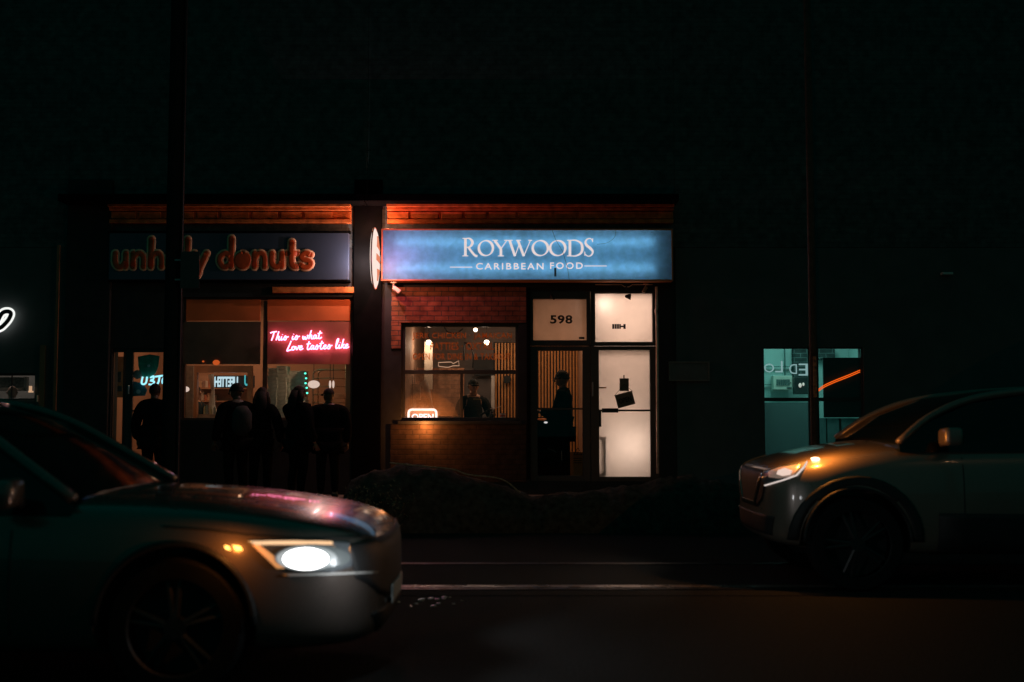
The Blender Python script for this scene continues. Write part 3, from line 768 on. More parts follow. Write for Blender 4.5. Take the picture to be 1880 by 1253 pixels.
MB().pbox(1099.5, 754, 1104, 784, F+.06, F+.075, F+.06).build('lock_plate', M_black, d2)
MB().pbox(1100, 711, 1113, 713.4, F+.04, F+.08, F+.06).build('latch', mat('orange_latch', (.7,.25,.06), .5), d2)
n1 = thing('door_notice', 'small dark paper notice taped above the tilted open card', 'notice', PZ(1146, 706, F+.07))
MB().pbox(1137.5, 695, 1154.5, 718.5, F+.062, F+.066, F+.06).build('paper', mat('shaded_card', (.16,.12,.09), .7), n1)
MB().pbox(1144.5, 689, 1146.5, 694.9, F+.060, F+.064, F+.06).build('tape', M_black, n1)
n2 = thing('open_card', 'tilted dark card reading OPEN hanging in the frosted door', 'open sign', PZ(1148, 733, F+.06))
cc = PZ(1147.5, 734, F+.055); Mx = Matrix.Translation(cc) @ Matrix.Rotation(-R_(15), 4, 'Y')
MB().obox(Mx, .275, .006, .21).build('card', mat('shaded_card', (.16,.12,.09), .7), n2)
text('letters', 'OPEN', (cc.x-.10, cc.x+.10, cc.z-.045, cc.z+.035), F+.046, M_black, n2, offset=.02, depth=.003, tilt=R_(15))
MB().tube([PZ(1128, 727, F+.058), PZ(1146, 706, F+.058), PZ(1162, 719, F+.058)], .0025, 5).build('string', M_black, n2)
# stair hall behind the frosted door and transoms
hx0, hx1 = PX(1092, F+.3)-.02, PX(1206, F+.3)
room(bR, hx0+.02, hx1, F+1.6, .16, 3.6, M_white, ceilm=M_white, floorm=M_white)
lm = PZ(1150, 815, F+.62)
hl = thing('hall_lamp', 'round bright lamp low behind the frosted door, seen as a white glow', 'lamp', lm)
MB().ball(lm, .07, 16).build('globe', emit_mat('hall_bulb', (1.0,.78,.60), 12), hl, smooth=True)
lamp('POINT', 'hall_light', (lm.x, lm.y-.12, lm.z), 4.2, (1.0,.82,.70), .0, hl)
MB().cyl((lm.x, lm.y, .162), .05, lm.z-.22, 'z', 12).build('stand', M_dim_steel, hl)
lm = PZ(1106, 560, F+.30)
hl = thing('hall_bulb', 'bare bulb glowing behind the upper left of the ragged film', 'lamp', lm)
MB().ball(lm, .035, 14).build('globe', emit_mat('hall_bulb', (1.0,.78,.60), 12), hl, smooth=True)
MB().cyl(lm+Vector((0,0,.03)), .02, .3, 'z', 10).build('socket', M_dim_steel, hl)
lamp('POINT', 'hall_bulb_light', (lm.x, lm.y-.045, lm.z-.01), 1.0, (1.0,.78,.66), .0, hl)
lamp('AREA', 'hall_ceiling_light', (PX(1150, F+1), F+.95, 3.5), 14, (1.0,.72,.57), .7, bR)
# grey frame lying behind lower left of door
gfm = MB(); 
for r4 in ((1101,803,1113,808),(1109,808,1113,868),(1101,868,1113,873)): gfm.pbox(*r4, F+.10, F+.13, F+.1)
tag(gfm.build('leaning_frame', mat('grey_frame', (.3,.27,.25), .6)), 'narrow grey frame leaning behind the lower left of the frosted door', 'frame')

# security lamp / cameras under the box sign
def cctv(px, py, ang, label, m, s=1.0):
    Y = F-.22; p = PZ(px, py, Y); t = thing('security_camera', label, 'security camera', p, 0, 'cameras under the light box sign')
    MB().cyl((p.x, p.y, p.z+.055*s), .05*s, .018*s, 'z', 16).build('base_plate', m, t)
    MB().tube([(p.x, p.y, p.z+.055*s), (p.x-.01, p.y, p.z+.01), (p.x+.02*s, p.y-.02, p.z-.03*s)], .012*s, 8).build('arm', m, t)
    Mq = Matrix.Translation((p.x+.06*s*math.cos(ang), p.y-.05, p.z-.05*s)) @ Matrix.Rotation(ang, 4, 'Y')
    MB().obox(Mq, .13*s, .065*s, .065*s).build('housing', m, t, bevel=.012)
M_wp = mat('white_plastic', (.75,.6,.5), .5)
cctv(723, 527, R_(35), 'white security camera under the left end of the blue sign', M_wp)
cctv(1186, 528, R_(120), 'small brown security camera above the right transom', mat('brown_plastic', (.35,.14,.07), .5), .8)
fl = PZ(1152, 540, F-.2); ft = thing('flood_light', 'small black cone lamp hanging in front of the ragged film', 'lamp', fl)
MB().cyl((fl.x-.015, fl.y, fl.z+.01), .012, .11, 'z', 8).build('arm', M_black, ft)
MB().cyl((fl.x-.035, fl.y, fl.z-.035), .018, .085, (1,-.2,-.12), 16, r2=.052).build('shade', M_black, ft)
f2 = PZ(1015, 549, F-.1); ft2 = thing('flood_light', 'black lamp tip poking over the 598 transom', 'lamp', f2)
MB().cyl((f2.x-.03, f2.y, f2.z+.06), .03, .09, (.6,0,-.8), 14, r2=.012).build('shade', M_black, ft2)
MB().cyl((f2.x-.03, f2.y, f2.z+.06), .008, .1, 'z', 8).build('arm', M_black, ft2)
MB().tube([PZ(*p, F-.1) for p in ((1093,523),(1141,523),(1147,527),(1155,527),(1161,523),(1198,523))], .005, 6)
tag(MB().tube([PZ(*p, F-.1) for p in ((1093,523),(1141,523),(1147,527),(1155,527),(1161,523),(1198,523))], .006, 6).build('cable', mat('grey_cable', (.5,.42,.36), .5)), 'thin grey cable sagging over the right transom', 'cable')
dp = MB().tube([PZ(1205, 527, F-.06), PZ(1206, 565, F-.06), PZ(1204, 572, F-.06), PZ(1206, 580, F-.06), PZ(1207.5, 870, F-.06)], .021, 10)
tag(dp.build('drain_pipe', mat('pale_pipe_paint', (.85,.62,.50), .28, scale=4, var=.4, spec=.8), smooth=True), 'slim pale downpipe at the right edge of the frosted door', 'downpipe')
# plaque
pq = thing('wall_plaque', 'faint framed plaque on the dark wall right of the downpipe', 'plaque', PZ(1265, 683, F-.02))
x0, x1, z0, z1 = RC(1228, 664, 1303, 700, F-.03)
MB().box(x0, x1, F-.03, F-.001, z0, z1).build('plate', mat('plaque_plate', (.10,.10,.10), .5), pq)
MB().box(x0, x1, F-.045, F-.031, z1-.02, z1).box(x0, x1, F-.045, F-.031, z0, z0+.02).box(x0, x0+.02, F-.045, F-.031, z0+.02, z1-.02).box(x1-.02, x1, F-.045, F-.031, z0+.02, z1-.02).build('rim', mat('plaque_rim', (.18,.15,.13), .6), pq)

# wet floor sign inside left door
wf = PZ(1060, 866, F+.75); wy = wf.y
wfs = thing('caution_sign', 'yellow wet floor caution board standing inside the left door', 'caution sign', (wf.x, wy, .16))
Mt = Matrix.Translation((wf.x, wy, .16+.31)) @ Matrix.Rotation(R_(-10), 4, 'X')
M_yel = mat('yellow_plastic', (.75,.36,.08), .5)
MB().obox(Mt, .27, .012, .62).build('front_panel', M_yel, wfs, bevel=.01)
Mt2 = Matrix.Translation((wf.x, wy+.20, .16+.31)) @ Matrix.Rotation(R_(10), 4, 'X')
MB().obox(Mt2, .27, .012, .62).build('back_panel', M_yel, wfs, bevel=.01)
tri = MB(); c0 = PZ(1061, 831, wy-.04)
for k in range(3):
    a, b_ = [(c0.x+.075*math.sin(2*math.pi*q/3), c0.z+.075*math.cos(2*math.pi*q/3)) for q in (k, k+1)]
    tri.tube([(a[0], wy-.035, a[1]), (b_[0], wy-.035, b_[1])], .006, 6)
tri.tube([(c0.x, wy-.035, c0.z+.03), (c0.x+.005, wy-.035, c0.z), (c0.x-.02, wy-.035, c0.z-.03)], .006, 5)
for q in range(3): tri.box(c0.x-.07, c0.x+.06, wy-.038, wy-.034, c0.z-.10-.035*q, c0.z-.09-.035*q)
tri.build('warning_mark', M_black, wfs)
lamp('AREA', 'door_ceiling_light', (PX(1025, F+1.2), F+1.4, 3.35), 4.2, (1.0,.50,.22), .5, bR)

# ------------------------------------------------------------------ donut shop door and inside
dd = MB()
def pf(b, o, i, y0, y1):
    ox0, ox1, oz0, oz1 = RC(*o, y0); ix0, ix1, iz0, iz1 = RC(*i, y0)
    b.box(ox0, ix0, y0, y1, oz0, oz1); b.box(ix1, ox1, y0, y1, oz0, oz1); b.box(ix0, ix1, y0, y1, iz1, oz1); b.box(ix0, ix1, y0, y1, oz0, iz0)
pf(dd, (228, 640, 302, 872), (242, 647, 300, 862), F+.05, F+.11)
do = dd.build('door', M_frame, bD, bevel=.004)
MB().pbox(241, 646, 300.5, 863, F+.078, F+.084, F+.08).build('pane', M_glass, do)
MB().pbox(242, 753, 300, 756, F+.06, F+.075, F+.06).build('push_bar', M_frame, do)
MB().tube([PZ(236, 708, F-.0), PZ(236, 724, F-.0)], .012).tube([PZ(236,709,F), PZ(236,709,F+.05)], .007).tube([PZ(236,723,F), PZ(236,723,F+.05)], .007).build('handle', M_steel, do)
sd = MB(); pf(sd, (203, 640, 227, 872), (207, 647, 225, 820), F+.05, F+.11); sl_ = sd.build('sidelight', M_frame, bD, bevel=.003)
MB().pbox(206, 646, 226, 821, F+.078, F+.084, F+.08).build('pane', M_glass, sl_)
MB().pbox(205, 655, 228, 730, F+.5, F+.54, F+.5).build('orange_panel', mat('orange_panel', (.75,.30,.09), .6), bD)
for r4 in ((211,683,222,702),(214,709,224,719)): tag(MB().pbox(*r4, F+.46, F+.47, F+.46).build('flyer', mat('dark_flyer', (.08,.06,.05), .6, scale=30, var=.6)), ('square dark flyer on the orange panel beside the donut shop door' if r4[1] < 700 else 'smaller dark flyer low on the orange panel beside the donut shop door'), 'flyer')
# posters in the door: green leafy and dark ones with pale discs
pst = thing('door_poster', 'green poster with pale round motifs behind the donut shop door glass', 'poster', PZ(268, 690, F+.14))
MB().prism([(PZ(a,b_,F+.14).x, PZ(a,b_,F+.14).z) for a,b_ in ((253,655),(275,651),(293,654),(291,672),(286,686),(272,696),(258,690),(254,672))], F+.14, F+.143).build('green_sheet', mat('green_print', (.04,.26,.17), .6, scale=14, var=.6), pst)
MB().prism([(PZ(a,b_,F+.137).x, PZ(a,b_,F+.137).z) for a,b_ in ((242,700),(262,704),(270,716),(266,727),(242,728))], F+.144, F+.147).build('blue_sheet', mat('blue_print', (.04,.14,.18), .6, scale=14, var=.7), pst)
MB().cyl(PZ(273, 672, F+.135), .022, .004, 'y', 16).cyl(PZ(254, 719.5, F+.139), .034, .004, 'y', 18).build('pale_disc', mat('pale_print', (.6,.6,.6), .6), pst)
MB().cyl(PZ(252, 688, F+.135), .07, .004, 'y', 18).build('brown_disc', mat('brown_print', (.22,.18,.16), .6, scale=20, var=.5), pst)
M_cy = emit_mat('cyan_neon', (.32,.85,1.0), 1.3)
cn = MB()
for st in ([(262,692),(260,703),(263,706),(268,703),(270,692)], [(276,694),(282,691),(281,697),(276,699),(283,701),(280,706),(273,706)], [(285,692),(299,690)], [(293,692),(291,702),(288,706)], [(300,694),(298,700),(299,705)]):
    cn.tube(smooth_pts([PZ(*p, F+.11) for p in st], 4) if len(st) > 2 else [PZ(*p, F+.11) for p in st], .014, 7)
tag(cn.build('neon_lettering', M_cy, smooth=True), 'cyan brush lettering glowing in the donut shop door', 'neon sign')
# inner wood opening, shelf wall, counter
ib = MB(); Yi = F+1.9
for r4 in ((356,672,462,684),(354,684,361,772),(454,684,462,745)): ib.pbox(*r4, Yi, Yi+.12, Yi)
ib.build('inner_frame', mat('brown_wood', (.45,.25,.15), .5, scale=7, var=.2), bD)
MB().pbox(333, 672, 354, 790, F+1.5, F+1.55, F+1.5).build('inner_wall', mat('taupe_wall', (.34,.26,.2), .7, scale=15, var=.3), bD)
shf = thing('wall_shelf', 'brown wall shelving seen through the inner opening of the donut shop', 'shelf', PZ(400, 730, F+3.6))
Yk = F+3.6; sv = MB()
for yy in (712, 736, 762): sv.pbox(362, yy, 452, yy+2.5, Yk-.3, Yk, Yk-.3)
sv.build('shelf_board', mat('brown_wood', (.45,.25,.15), .5), shf)
MB().pbox(360, 690, 456, 790, Yk, Yk+.03, Yk).build('backboard', mat('tan_board', (.42,.27,.19), .6, scale=5, var=.35), shf)
M_bx = [mat('shelf_goods_a', (.55,.38,.26), .6), mat('shelf_goods_b', (.3,.2,.16), .6), mat('shelf_goods_c', (.6,.55,.5), .6), mat('shelf_goods_d', (.5,.2,.12), .6)]
ords = ['first', 'second', 'third', 'fourth', 'fifth', 'sixth', 'seventh', 'eighth', 'ninth', 'tenth', 'eleventh', 'twelfth', 'thirteenth', 'fourteenth']
for row, yy in enumerate((712, 736, 762)):
    px = 365; k = 0
    while px < 392:
        wd = random.uniform(4, 6.5); hh = random.uniform(9, 16)
        tag(MB().pbox(px, yy-hh, px+wd-.7, yy-.15, Yk-.24, Yk-.06, Yk-.24).build('carton', M_bx[(row+k) % 4], bevel=.004),
            '%s carton from the left on the %s shelf of the donut shop' % (ords[k], ('top', 'middle', 'bottom')[row]), 'carton', 'cartons on the donut shop shelves')
        px += wd; k += 1
# bright menu letters
ml = thing('menu_sign', 'white and cyan glowing letters over the counter inside the donut shop', 'lit sign', PZ(425, 700, F+2.6))
text('letters', 'UEETTEH', RC(394, 692, 437, 711, F+2.6), F+2.6, emit_mat('white_cyan', (.62,.86,.95), .85), ml, offset=.035, spacing=.9, depth=.02, mirror=True)
text('letters', '9U', RC(449, 689, 465, 709, F+2.6), F+2.6, emit_mat('cyan_letters', (.1,.62,.66), .7), ml, offset=.02, depth=.02, mirror=True)
MB().pbox(392, 690, 467, 712.5, F+2.64, F+2.67, F+2.64).build('back_board', M_black, ml)
tag(MB().tube([PZ(387,688,F+2.3), PZ(391,716,F+2.3), PZ(389,745,F+2.3), PZ(392,762,F+2.3)], [.05,.03,.06,.08], 9).build('glass_column', mat('pale_steel', (.55,.6,.62), .3)), 'pale blurred steel column beside the glowing letters', 'column')
cd = thing('counter', 'low brown serving counter inside the donut shop', 'counter', PZ(395, 772, F+1.6))
MB().pbox(362, 761, 470, 830, F+1.55, F+2.0, F+1.55).build('counter_body', mat('counter_brown', (.45,.28,.18), .5, scale=5, var=.4), cd)
for k, (px, hh) in enumerate(((376,12),(380,15),(387,10),(394,11))):
    c = PZ(px, 760.8, F+1.6)
    tag(MB().cyl(c, .022, hh/FPX*19, 'z', 12).cyl(c+Vector((0,0,hh/FPX*19)), .010, .03, 'z', 10).build('bottle', mat('bottle_%d' % (k % 2), ((.6,.55,.3),(.35,.4,.38))[k % 2], .25)), '%s bottle from the left on the donut shop counter' % ords[k], 'bottle', 'bottles on the donut counter')
ol = PZ(400, 662, F+.5)

# lamps in donut shop
def globe_lamp(px, py, Y, rx, rz, label, power, m):
    c = PZ(px, py, Y); t = thing('globe_lamp', label, 'lamp', c, 0, 'white lamps in the donut shop window')
    MB().ball(c, 1, 16, (rx, rx, rz)).build('globe', m, t, smooth=True)
    MB().tube([c+Vector((0,0,rz*.95)), Vector((c.x, c.y, 3.58))], .005).build('cord', M_black, t)
    if power: lamp('POINT', 'globe_light', (c.x, c.y-rx-.03, c.z), power, LWARM, 0, t)
M_gl = emit_mat('globe_glow', (1.0,.74,.62), .72)
globe_lamp(340.5, 715, F+.6, .062, .045, 'small round lamp at the left edge of the donut shop window', 4, M_gl)
globe_lamp(576, 706, F+.35, .095, .062, 'wide white globe lamp in front of the wire rack', 3, M_gl)
globe_lamp(606, 706, F+.35, .018, .062, 'first of two slim white lamp reflections in front of the rack, nearer the globe', 0, M_gl)  # slim glowing globes stand in for lamp reflections
globe_lamp(612, 706, F+.35, .018, .062, 'second of two slim white lamp reflections before the rack, nearer the window edge', 0, M_gl)
lamp('AREA', 'ceiling_panel_light', (PX(410, F+1.7), F+2.6, 3.5), 27, LWARM, 1.2, bD)
lamp('AREA', 'ceiling_panel_light', (PX(260, F+1), F+.9, 3.5), 8, (1.0,.45,.22), .6, bD)
# teal LED strip lights the stacks of boxes
M_box = mat('pale_box', (.55,.60,.56), .7, scale=10, var=.25)
lamp('AREA', 'teal_light', (PX(545, F+.5), F+.55, 3.2), 1.6, (.05,1.0,.62), .5, bD)
proto = None
def boxes(px0, px1, pyt, pyb, n, Y, dep, which, jit):
    global proto
    H = (ZZ(pyt, Y)-ZZ(pyb, Y))/n; X0, X1 = PX(px0, Y), PX(px1, Y); zb = ZZ(pyb, Y)
    for i in range(n):
        c = Vector(((X0+X1)/2+random.uniform(-jit, jit), Y+dep/2, zb+H*i)); rz = random.uniform(-.06, .06); fromtop = n-1-i
        lab = '%s pale donut box from the top in the %s' % (ords[fromtop], which) if fromtop < 14 else 'pale donut box at the bottom of the %s' % which
        t = thing('donut_box', lab, 'box', c, rz, 'stacked boxes in the donut shop window')
        W = X1-X0
        MB().box(-W/2, W/2, -dep/2, dep/2, .001, H*.72).build('tray', M_box, t, world=False, bevel=.003)
        MB().box(-W/2-.004, W/2+.004, -dep/2-.004, dep/2+.004, H*.74, H*.97).build('lid', M_box, t, world=False, bevel=.003)
boxes(491, 508, 676, 772, 13, F+.45, .30, 'left stack', .008)
boxes(509, 526, 672, 772, 14, F+.50, .30, 'second stack', .008)
boxes(529, 560, 681, 772, 12, F+.60, .30, 'wide stack by the rack', .006)
# stand for stacks
tag(MB().box(PX(488,F+.4), PX(650,F+.4), F+.32, F+1.2, .162, ZZ(772,F+.45)-.002).build('display_bench', mat('bench_dark', (.1,.06,.05), .6)), 'dark display bench under the stacked boxes and rack', 'bench')
sl5 = MB()
tl_ = thing('led_string', 'string of teal glowing bulbs down the edge of the wide box stack', 'string lights', PZ(563, 690, F+.4))
for (a, b_) in ((560.5,686),(562,695),(561,704),(563,712.5),(564,722)): sl5.ball(PZ(a, b_, F+.45), .014, 8, (1.2,1,1))
sl5.build('bulb', emit_mat('teal_led', (.10,1.0,.66), 2.2), tl_, smooth=True)
MB().tube([PZ(560,680,F+.46), PZ(561,695,F+.46), PZ(562,710,F+.46), PZ(564,724,F+.46)], .003, 5).build('cord', M_black, tl_)
# wire rack
M_cop = mat('copper_tube', (.65,.38,.24), .4, metal=.3)
rk = thing('bakery_rack', 'copper coloured tubular bakery rack at the right of the donut window', 'rack', PZ(610, 772, F+.7))
Yr = F+.75; rb_ = MB()
for dy, off in ((0, 0), (.25, 9)):
    rb_.tube(smooth_pts([PZ(575+off, 770, Yr+dy), PZ(575+off, 695, Yr+dy), PZ(577+off, 684, Yr+dy), PZ(584+off, 680, Yr+dy), PZ(600+off, 679.5, Yr+dy), PZ(634, 679.5, Yr+dy)], 4), .013, 8)
rb_.tube([PZ(635, 670, Yr), PZ(635, 775, Yr)], .013, 8)
rb_.build('upright', M_cop, rk, smooth=True)
rs = MB()
for yy in (695, 710, 725, 740, 756):
    rs.tube([PZ(575, yy, Yr), PZ(635, yy, Yr)], .009, 6); rs.tube([PZ(584, yy, Yr+.25), PZ(635, yy, Yr+.25)], .009, 6)
rs.build('rails', M_cop, rk, smooth=True)
tag(MB().pbox(614, 723, 642, 732, F+.4, F+.6, F+.4).build('wooden_tray', mat('brown_wood', (.45,.25,.15), .5), bevel=.004), 'brown tray fixed low at the right of the bakery rack', 'tray')
tag(MB().pbox(640, 733, 642.5, 770, F+.4, F+.43, F+.4).build('bracket_post', M_cop), 'thin copper post at the right edge of the donut window', 'post')
# lamp reflections on dark board, built as two small glowing blobs
for (a, b_, rx, lab) in ((397, 666, .055, 'glowing orange lamp reflection over the donut shop opening'), (373, 664, .018, 'tiny red lamp reflection on the dark board of the donut shop')):
    tag(MB().ball(PZ(a, b_, F+.03), 1, 12, (rx, .02, rx*.75)).build('reflection_blob', emit_mat('orange_reflection', (1.0,.16,.03), .5), smooth=True), lab, 'lamp')

# ------------------------------------------------------------------ teal room on the right
wT = window(bT, oT, rails=(), fr=.02, y=F+.08)
room(bT, PX(1380, F), PX(1640, F), F+2.3, .16, 3.3, mat('pale_teal_wall', (.46,.62,.60), .7, scale=1.5, var=.08), floorm=mat('teal_floor', (.2,.25,.25), .5))
lamp('AREA', 'ceiling_panel_light', (PX(1480, F+1), F+1.0, 3.25), 13.5, (.42,1.0,.90), .9, bT)
lamp('AREA', 'wall_wash_light', (PX(1425, F+1), F+.5, 3.15), 6, (.24,1.0,.84), .3, bT)
MB().box(oT[0]+.02, oT[1]-.02, F+.055, F+.10, ZZ(737, F+.06), ZZ(730.5, F+.06)).build('transom_bar', M_frame, bT)
MB().pbox(1485, 640, 1504, 850, F+.05, F+.10, F+.05).build('mullion', M_frame, bT)
# dotted privacy film
def dot_film():
    m = bpy.data.materials.new('dotted_film'); m.use_nodes = True; nt = m.node_tree; nt.nodes.remove(nt.nodes['Principled BSDF']); out = nt.nodes['Material Output']
    tc = nt.nodes.new('ShaderNodeTexCoord'); mp = nt.nodes.new('ShaderNodeMapping'); mp.inputs['Rotation'].default_value = (0, R_(45), 0); mp.inputs['Scale'].default_value = (17, 17, 17)
    vo = nt.nodes.new('ShaderNodeTexVoronoi'); vo.inputs['Randomness'].default_value = 0; nt.links.new(tc.outputs['Object'], mp.inputs[0])
    sx = nt.nodes.new('ShaderNodeSeparateXYZ'); cx = nt.nodes.new('ShaderNodeCombineXYZ'); nt.links.new(mp.outputs[0], sx.inputs[0]); nt.links.new(sx.outputs[0], cx.inputs[0]); nt.links.new(sx.outputs[2], cx.inputs[1])
    nt.links.new(cx.outputs[0], vo.inputs['Vector'])
    lt = nt.nodes.new('ShaderNodeMath'); lt.operation = 'LESS_THAN'; lt.inputs[1].default_value = .38; nt.links.new(vo.outputs['Distance'], lt.inputs[0])
    tl = nt.nodes.new('ShaderNodeBsdfTranslucent'); tl.inputs[0].default_value = (.045,.06,.065,1); t2 = nt.nodes.new('ShaderNodeBsdfTranslucent'); t2.inputs[0].default_value = (.22,.25,.25,1)
    mx = nt.nodes.new('ShaderNodeMixShader'); nt.links.new(lt.outputs[0], mx.inputs[0]); nt.links.new(tl.outputs[0], mx.inputs[1]); nt.links.new(t2.outputs[0], mx.inputs[2]); nt.links.new(mx.outputs[0], out.inputs[0])
    return m
MB().sheet(oT[0]+.02, PX(1486, F+.11), F+.11, oT[2]+.02, ZZ(739.5, F+.11)).build('privacy_film', dot_film(), bT)
MB().psheet(1505, 768, 1586, 850, F+.11).build('lower_film', film_mat('grey_film', (.10,.15,.15), .85, 4, .2), bT)
MB().pbox(1512, 657, 1584, 767, F+.12, F+.15, F+.12).build('black_board', mat('matte_black', (.015,.015,.015), .6), bT)
MB().pbox(1457, 640, 1486, 699, F+2.15, F+2.29, F+2.15).build('brick_pier', brick_mat('grey_brick', (.05,.07,.07), (.04,.05,.05), (.14,.18,.18)), bT)
MB().pbox(1500, 640, 1533, 660, F+2.15, F+2.29, F+2.15).build('brick_pier', brick_mat('grey_brick', (.05,.07,.07), (.04,.05,.05), (.14,.18,.18)), bT)
MB().pbox(1441, 640, 1442.2, 690, F+2.2, F+2.25, F+2.2).pbox(1405, 673, 1456, 674.2, F+2.2, F+2.25, F+2.2).pbox(1405, 706, 1420, 707, F+2.2, F+2.25, F+2.2).build('conduit', mat('dark_teal', (.05,.12,.12), .6), bT)
ac = thing('wall_heater', 'pale louvred heater box on the teal wall', 'heater', PZ(1439, 720, F+2.1))
MB().pbox(1420, 690, 1455, 716, F+2.05, F+2.25, F+2.05).build('casing', mat('cream_casing', (.66,.64,.56), .5), ac, bevel=.01)
lv = MB()
for k in range(7): lv.pbox(1426+k*3.6, 697, 1428.4+k*3.6, 708, F+2.03, F+2.049, F+2.03)
lv.pbox(1445, 711, 1454, 713, F+2.03, F+2.049, F+2.03); lv.build('louvres', mat('dark_teal', (.05,.12,.12), .6), ac)
MB().cyl(PZ(1452, 703, F+2.03), .008, .02, 'y', 10).build('knob', M_black, ac)
mb_ = thing('meter_box', 'black meter box with two pale dials beside the heater', 'meter box', PZ(1472, 708, F+1.9))
MB().pbox(1459, 692, 1485, 724, F+1.9, F+2.05, F+1.9).build('casing', mat('black_casing', (.03,.035,.035), .4), mb_, bevel=.01)
MB().ball(PZ(1469, 708, F+1.89), 1, 12, (.028,.01,.04)).ball(PZ(1475, 706, F+1.89), 1, 12, (.018,.01,.03)).build('dial', mat('pale_dial', (.85,.75,.68), .4, emit=(1,.85,.78), es=.35), mb_, smooth=True)
wl = thing('window_lettering', 'reversed pale serif letters, a lit sign reflected across the teal window', 'lettering', PZ(1445, 678, F+.07))
M_pl = emit_mat('reflected_letter_glow', (.50,.85,.85), .42)  # glow in the letters stands in for a lit sign's reflection
for s_, a, c, p, d in (('O', 1403, 1421, 668, 684), ('L', 1423, 1437, 663, 684), ('D', 1449, 1463, 669, 687), ('E', 1466, 1483, 668, 690)):
    text('letters', s_, RC(a, p, c, d, F+.07), F+.068, M_pl, wl, depth=.003, mirror=True)
stp = MB()  # glowing tubes stand in for an orange reflection in the glass
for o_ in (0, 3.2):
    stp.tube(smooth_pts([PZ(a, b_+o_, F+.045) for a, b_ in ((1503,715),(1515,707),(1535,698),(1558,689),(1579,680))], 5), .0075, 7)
tag(stp.build('reflection_streak', emit_mat('orange_strip', (1.0,.13,.01), .95), smooth=True), 'pair of curved orange reflection streaks slanting over the black board', 'neon sign')
for a, c, p, d, lab, tl in ((1517,1519,768,830,'dark chair leg behind the lower right pane of the teal room, nearest the pole',0), (1541,1545,768,832,'broad brown upright behind the lower right teal pane',0), (1562,1565,768,806,'pale slanting broom handle behind the lower right teal pane',1)):
    q = MB()
    if tl: q.tube([PZ(1574, 769, F+.09), PZ(1564, 806, F+.09)], .010, 6)
    else: q.pbox(a, p, c, d, F+.085, F+.10, F+.09)
    tag(q.build('upright' if not tl else 'broom_handle', mat('up_%d' % a, (.30,.34,.33) if tl else (.06,.07,.06), .6)), lab, 'pole')

# ------------------------------------------------------------------ left shop window and halo-lit letter
wA = window(bA, (oA[0], oA[1], ZZ(735, F), oA[3]), fr=.03, bars=((PX(22, Yw), .008, ZZ(735, F)+.03, oA[3]-.03),))
MB().box(oA[0]+.002, oA[1]-.002, F+.05, F+.2, oA[2]+.002, ZZ(735, F)-.002).build('stall_riser', M_stone, bA)
room(bA, PX(-400, F), PX(95, F), F+3, .16, 3.2, mat('grey_room', (.3,.29,.28), .7, scale=2, var=.3))
lamp('AREA', 'ceiling_panel_light', (PX(0, F+2), F+1.6, 3.1), 9, (1.0,.86,.74), .6, bA)
tag(MB().pbox(-60, 693, 48, 718, F+1.2, F+1.26, F+1.2).build('back_shelf', mat('dark_goods', (.10,.09,.08), .6, scale=22, var=.8)), 'dark cluttered shelf board in the far left shop window', 'shelf')
tag(MB().pbox(-60, 712, 46, 717, F+1.1, F+1.19, F+1.1).pbox(44, 692, 49, 717, F+1.1, F+1.19, F+1.1).build('white_frame', mat('pale_frame', (.62,.6,.56), .6)), 'pale L-shaped frame in the far left shop window', 'frame')
tag(MB().pbox(53, 709, 57, 718, F-.06, F-.02, F-.06).pbox(51.5, 718, 58.5, 721, F-.05, F-.001, F-.06).build('wall_light', mat('wall_light', (.9,.6,.4), .4, emit=(1,.6,.35), es=.5)), 'tiny warm wall light beside the far left shop window', 'lamp')
tag(MB().pbox(67.5, 726, 69.5, 738, F-.14, F-.121, F-.13).build('door_pull', mat('pull_pale', (.95,.7,.5), .3)), 'short pale pull at the foot of the brown post', 'handle')  # one even pale colour
Yh = F-.10
hl_ = thing('script_sign', 'black script letter with a white glowing halo at the left edge', 'shop sign', PZ(8, 588, Yh))
sp = [(-22,578),(-10,572),(-12,590),(-20,604),(-6,592),(2,578),(8,573),(16,572.5),(20,577),(15,588),(4,600),(-4,604)]
st = smooth_pts([PZ(a, b_, Yh-.06) for a, b_ in sp], 5)
MB().tube(st, .032, 8, flat=.4).build('letter_face', M_black, hl_, smooth=True)
st2 = smooth_pts([PZ(a, b_, Yh) for a, b_ in sp], 5)
MB().tube(st2, .068, 10, flat=.25).build('halo_backing', emit_mat('halo_white', (.95,.97,.93), 1.0), hl_, smooth=True)

# ------------------------------------------------------------------ street poles
up = PZ(316, 700, 13.95)
pole = thing('utility_pole', 'thick dark utility pole in front of the donut shop sign', 'pole', (up.x, 13.95, 0))
MB().cyl((up.x, 13.95, .0), .115, 9.0, 'z', 20, r2=.095).build('shaft', mat('weathered_wood', (.022,.022,.022), .95, scale=20, bump=.5, spec=0), pole, smooth=False)
stp_ = MB()
for k in range(26):
    zz = random.uniform(2.6, 4.1); stp_.obox(Matrix.Translation((up.x+.100, 13.93, zz)), .012, .012, .006)
stp_.build('staples', M_steel, pole)
MB().box(up.x+.10, up.x+.118, 13.86, 13.90, 0.2, 8.8).build('conduit', mat('pole_conduit', (.03,.03,.03), .8, spec=.1), pole)
psn = PZ(349, 490, 13.82)
ps = thing('street_sign', 'dark plate mounted on the utility pole hiding part of the donut sign', 'sign', psn)
MB().pbox(331, 462, 366, 530, 13.80, 13.806, 13.8).build('plate', mat('plate_back', (.05,.05,.05), .6), ps, bevel=.002)
MB().pbox(320, 476, 334, 479, 13.81, 13.83, 13.8).pbox(320, 512, 334, 515, 13.81, 13.83, 13.8).build('bracket', M_dim_steel, ps)
p2 = PZ(1494, 700, 13.9)
